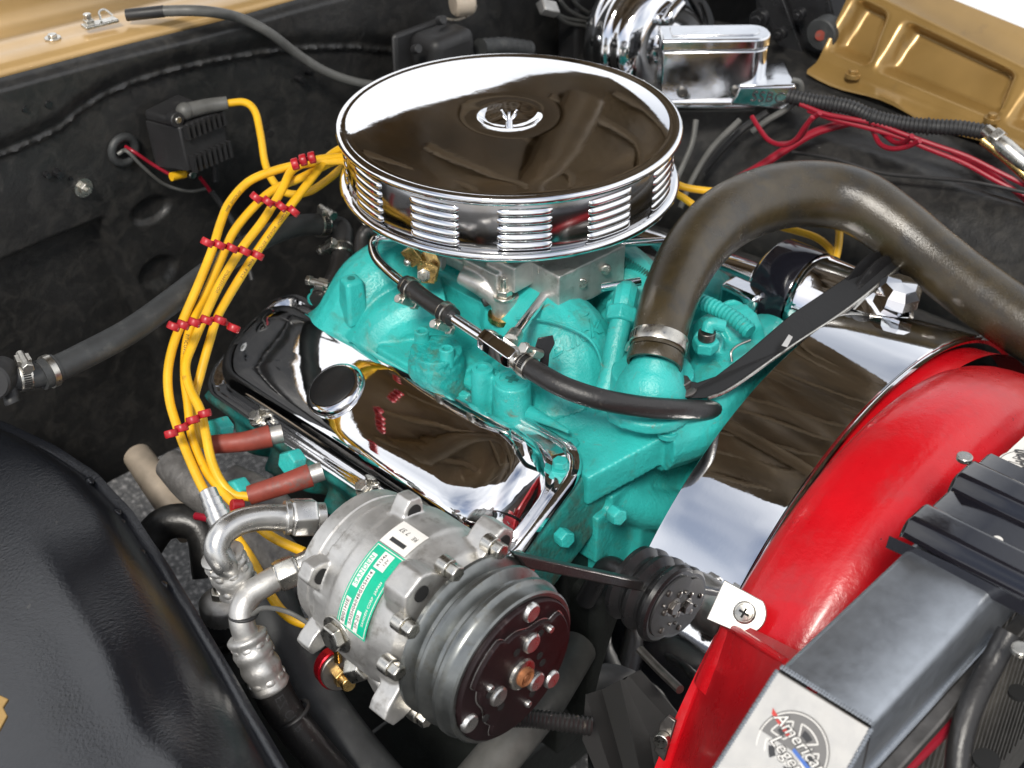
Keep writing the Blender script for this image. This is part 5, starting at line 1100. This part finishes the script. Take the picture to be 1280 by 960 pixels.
for i in (2, 4, 6):
    part(MB().torus(lp[i], lp[i+1]-lp[i], .0092, .0018, 24, 8), 'cable_tie', K['plastic'], lo_)
cn = thing('connector', 'bare metal cable connector at the end of the corrugated loom', 'connector', A(1245, 172, d=1.62))
part(MB().tube([A(1232, 163, d=1.615), A(1256, 184, d=1.60), A(1290, 212, d=1.59)], [.0085, .0115, .0105], 18), 'body', K['steel'], cn); part(MB().hexn(A(1240, 170, d=1.61), A(1250, 178, d=1.605), .0145), 'nut', K['steel'], cn, .001)
part(MB().tube([A(1228, 175, d=1.61), A(1260, 200, d=1.60), A(1290, 228, d=1.59)], .006, 12), 'rod', K['brass'], cn)
RW = [([(1000, 130), (1030, 142), (1060, 148), (1095, 155), (1130, 168), (1170, 182), (1210, 196), (1250, 216), (1295, 238)], 'long red wire lying just under the corrugated loom'),
      ([(1010, 138), (1045, 150), (1085, 160), (1125, 172), (1165, 188), (1205, 204), (1245, 226), (1295, 252)], 'second long red wire below the corrugated loom'),
      ([(940, 146), (950, 162), (962, 176), (980, 181), (995, 174), (1005, 160), (1016, 146)], 'red wire loop hanging under the master cylinder'),
      ([(975, 180), (990, 178), (1003, 168), (1012, 152), (1025, 141)], 'inner red wire loop beside the master cylinder loop'),
      ([(1085, 150), (1092, 165), (1100, 180), (1115, 186), (1135, 183), (1150, 176)], 'larger red wire loop in the middle of the loom'),
      ([(1092, 158), (1105, 168), (1118, 178), (1130, 178), (1140, 170)], 'smaller red wire loop inside the middle loop'),
      ([(1190, 190), (1225, 208), (1255, 228), (1295, 262)], 'lowest red wire at the right edge under the connector')]
for pts, lab in RW: thin(lab, path(pts, [1.69, 1.60]), .0031, 'redwire', 'wire', 'wire')
thin('dark red cable passing under the red wire loops', path([(1065, 152), (1020, 165), (985, 185), (950, 208), (920, 225)], [1.70, 1.75]), .0055, 'redwire', 'cable', 'cable')
thin('thin black cable sweeping across the far wheel house', path([(990, 190), (1040, 198), (1100, 216), (1160, 222), (1220, 228), (1300, 245)], [1.72, 1.58]), .0024, 'plastic', 'cable', 'cable')
thin('black cable behind the far valve cover', path([(880, 215), (900, 190), (930, 160), (960, 140)], [1.8, 1.76]), .005, 'plastic', 'cable', 'cable')

# ------------------------------------------------------------------ far side: steering pump, brace, coil spring, sensors
al = thing('alternator', 'chrome and black cased alternator with double pulley behind the chrome band', 'alternator', A(1010, 375, d=1.5))
qc = A(1030, 385, d=1.50); 
part(MB().lathe([(.0001, -.075), (.045, -.075), (.053, -.068), (.055, -.06), (.055, -.018), (.0565, -.016), (.0565, -.010), (.055, -.008), (.055, .035), (.05, .045), (.03, .05), (.0001, .05)], frame(qc, (0, -1, 0)), 64), 'case', K['chrome'], al, sharp=40)
part(MB().lathe([(.0562, -.066), (.0572, -.064), (.0572, -.022), (.0562, -.020)], frame(qc, (0, -1, 0)), 64), 'black_band', K['blkshine'], al, sharp=40)
pq = A(1085, 378, d=1.46)
part(MB().lathe([(.01, -.012), (.050, -.012), (.054, -.010), (.054, -.0085), (.044, -.004), (.044, -.002), (.054, .0025), (.054, .004), (.050, .006), (.01, .006)], frame(pq, (0, -1, 0)), 64), 'pulley', K['blksatin'], al, sharp=30)
part(MB().box(A(930, 372, d=1.5), (.03, .05, .03)), 'bracket', K['chrome2'], al, .006)
ps = thing('steering_pump', 'chrome steering pump reservoir with a faceted cap under the radiator hose', 'pump', A(1120, 385, d=1.45))
q = A(1098, 392, d=1.42); part(MB().lathe([(.0001, -.05), (.036, -.05), (.040, -.045), (.040, .0), (.034, .010), (.018, .014), (.0001, .014)], frame(q, (-.1, -.3, .95)), 48), 'reservoir', K['chrome'], ps, sharp=40)
q = A(1125, 362, d=1.41); part(MB().lathe([(.024, -.012), (.0235, .0), (.0165, .008), (.0001, .009)], frame(q, (-.05, -.15, 1)), 8), 'cap', K['chrome'], ps, sharp=20)
bb = thing('brace', 'long black flat brace bolted at the thermostat housing', 'bracket', A(850, 488, z=.85))
top = [A(836, 486, d=1.293), A(848, 499, d=1.292), A(885, 497, d=1.295), A(915, 484, d=1.305), A(985, 435, d=1.35), A(1060, 385, d=1.40), A(1128, 330, d=1.45), A(1132, 318, d=1.46), A(1110, 314, d=1.46), A(1065, 342, d=1.43), A(990, 392, d=1.37), A(932, 442, d=1.32), A(895, 470, d=1.30), A(872, 478, d=1.297), A(852, 474, d=1.296)]
part(MB().sheet(top, (-.5, -.45, .74), .003), 'bar', K['blkflat'], bb, .0008)
part(MB().sheet([A(977, 432, d=1.338), A(986, 418, d=1.342), A(991, 421, d=1.343), A(984, 434, d=1.339)], (-.5, -.45, .74), .0004), 'paint_chip', K['cast'], bb)
part(MB().tube([A(885, 498, d=1.293), A(915, 485, d=1.303), A(985, 436, d=1.347), A(1060, 386, d=1.397), A(1128, 331, d=1.447)], .0018, 8), 'edge', K['steel'], bb)
sp = A(890, 378, d=1.36)
tag(part(loom([A(872, 375, d=1.40), A(895, 385, d=1.385), A(920, 400, d=1.37), A(938, 415, d=1.36)], .0085, .0048), 'coil_spring', K['teal']), 'turquoise painted ribbed hose right of the thermostat housing', 'hose')
sn = thing('coolant_sensor', 'turquoise sensor with a blue plug near the thermostat bolt', 'sensor', A(885, 430, d=1.32))
q = A(883, 424, d=1.315); part(MB().hexn(q-V((0, 0, .012)), q, .013), 'hex', K['teal'], sn, .001); part(MB().cyl(q, q+V((0, 0, .009)), .0085, None, 20), 'stem', K['darksteel'], sn, .0008)
part(MB().tube([q+V((0, 0, .009)), q+V((.004, 0, .016)), A(905, 408, d=1.31)], .0065, 12), 'plug', K['teal'], sn)
thin('thin bent wire clip right of the turquoise sensor', [A(915, 452, d=1.33), A(914, 440, d=1.33), A(922, 432, d=1.335), A(938, 425, d=1.34)], .0012, 'steel', 'wire_clip', 'wire')
# ------------------------------------------------------------------ firewall fittings behind the air cleaner
wp = thing('wiper_motor', 'dark ribbed motor housing on the firewall behind the air cleaner', 'motor', A(545, 60, y=.36))
m0 = A(553, 60, y=.34); 
part(MB().box((0, 0, 0), (.075, .055, .05), frame(m0, (0, 0, 1), (1, 0, 0))), 'housing', K['plastic'], wp, .014, seg=4)
part(MB().box((-.01, .03, -.006), (.10, .010, .066), frame(m0, (0, 0, 1), (1, 0, 0))), 'flange', K['plastic'], wp, .005)
part(MB().tube([A(600, 60, y=.33), A(630, 58, y=.33), A(660, 62, y=.33)], lambda P: [.012+.001*(i % 3 == 0) for i in range(len(P))], 16, 12), 'drive_boot', K['rubber'], wp)
for px, py in [(548, 26), (517, 62)]:
    q = A(px, py, y=.33); part(MB().cyl(q, q+V((0, -.01, .004)), .006, None, 14), 'screw', K['plastic'], wp, .0008)
fl2 = thing('canister', 'small tan canister at the top edge of the firewall', 'canister', A(576, 8, y=.36))
part(MB().cyl(A(566, 4, y=.36), A(590, 1, y=.35), .018, None, 28, .003), 'can', K['cream'], fl2); part(MB().tube([A(548, 22, y=.35), A(570, 25, y=.35), A(590, 16, y=.35), A(595, 6, y=.35)], .0022, 10), 'strap', K['steel'], fl2)
for i, (pts) in enumerate([[(690, 12), (705, 22), (725, 26), (745, 28)], [(700, 0), (710, 12), (728, 22), (745, 25)], [(712, -8), (720, 5), (735, 16), (748, 20)], [(690, 14), (708, 28), (728, 32), (742, 33)]]):
    thin(['grey wire lowest of the bundle beside the booster', 'grey wire second of the bundle beside the booster', 'grey wire topmost of the bundle beside the booster', 'grey wire behind the bundle plug beside the booster'][i], [A(*p_, y=.36) for p_ in pts], .003, 'greywire')
o = part(MB().box((0, 0, 0), (.03, .02, .014), frame(A(685, 10, y=.35), (.2, -.6, .7), (.8, 0, -.5))), 'wire_plug', K['cast'], None, .002); tag(o, 'small pale plug on the wire bundle beside the booster', 'plug')
o = part(MB().box((0, 0, 0), (.05, .04, .14), frame(A(722, 40, y=.38), (0, 0, 1), (1, 0, 0))), 'relay_box', K['plastic'], None, .006); tag(o, 'dark relay box on the firewall left of the booster', 'relay')
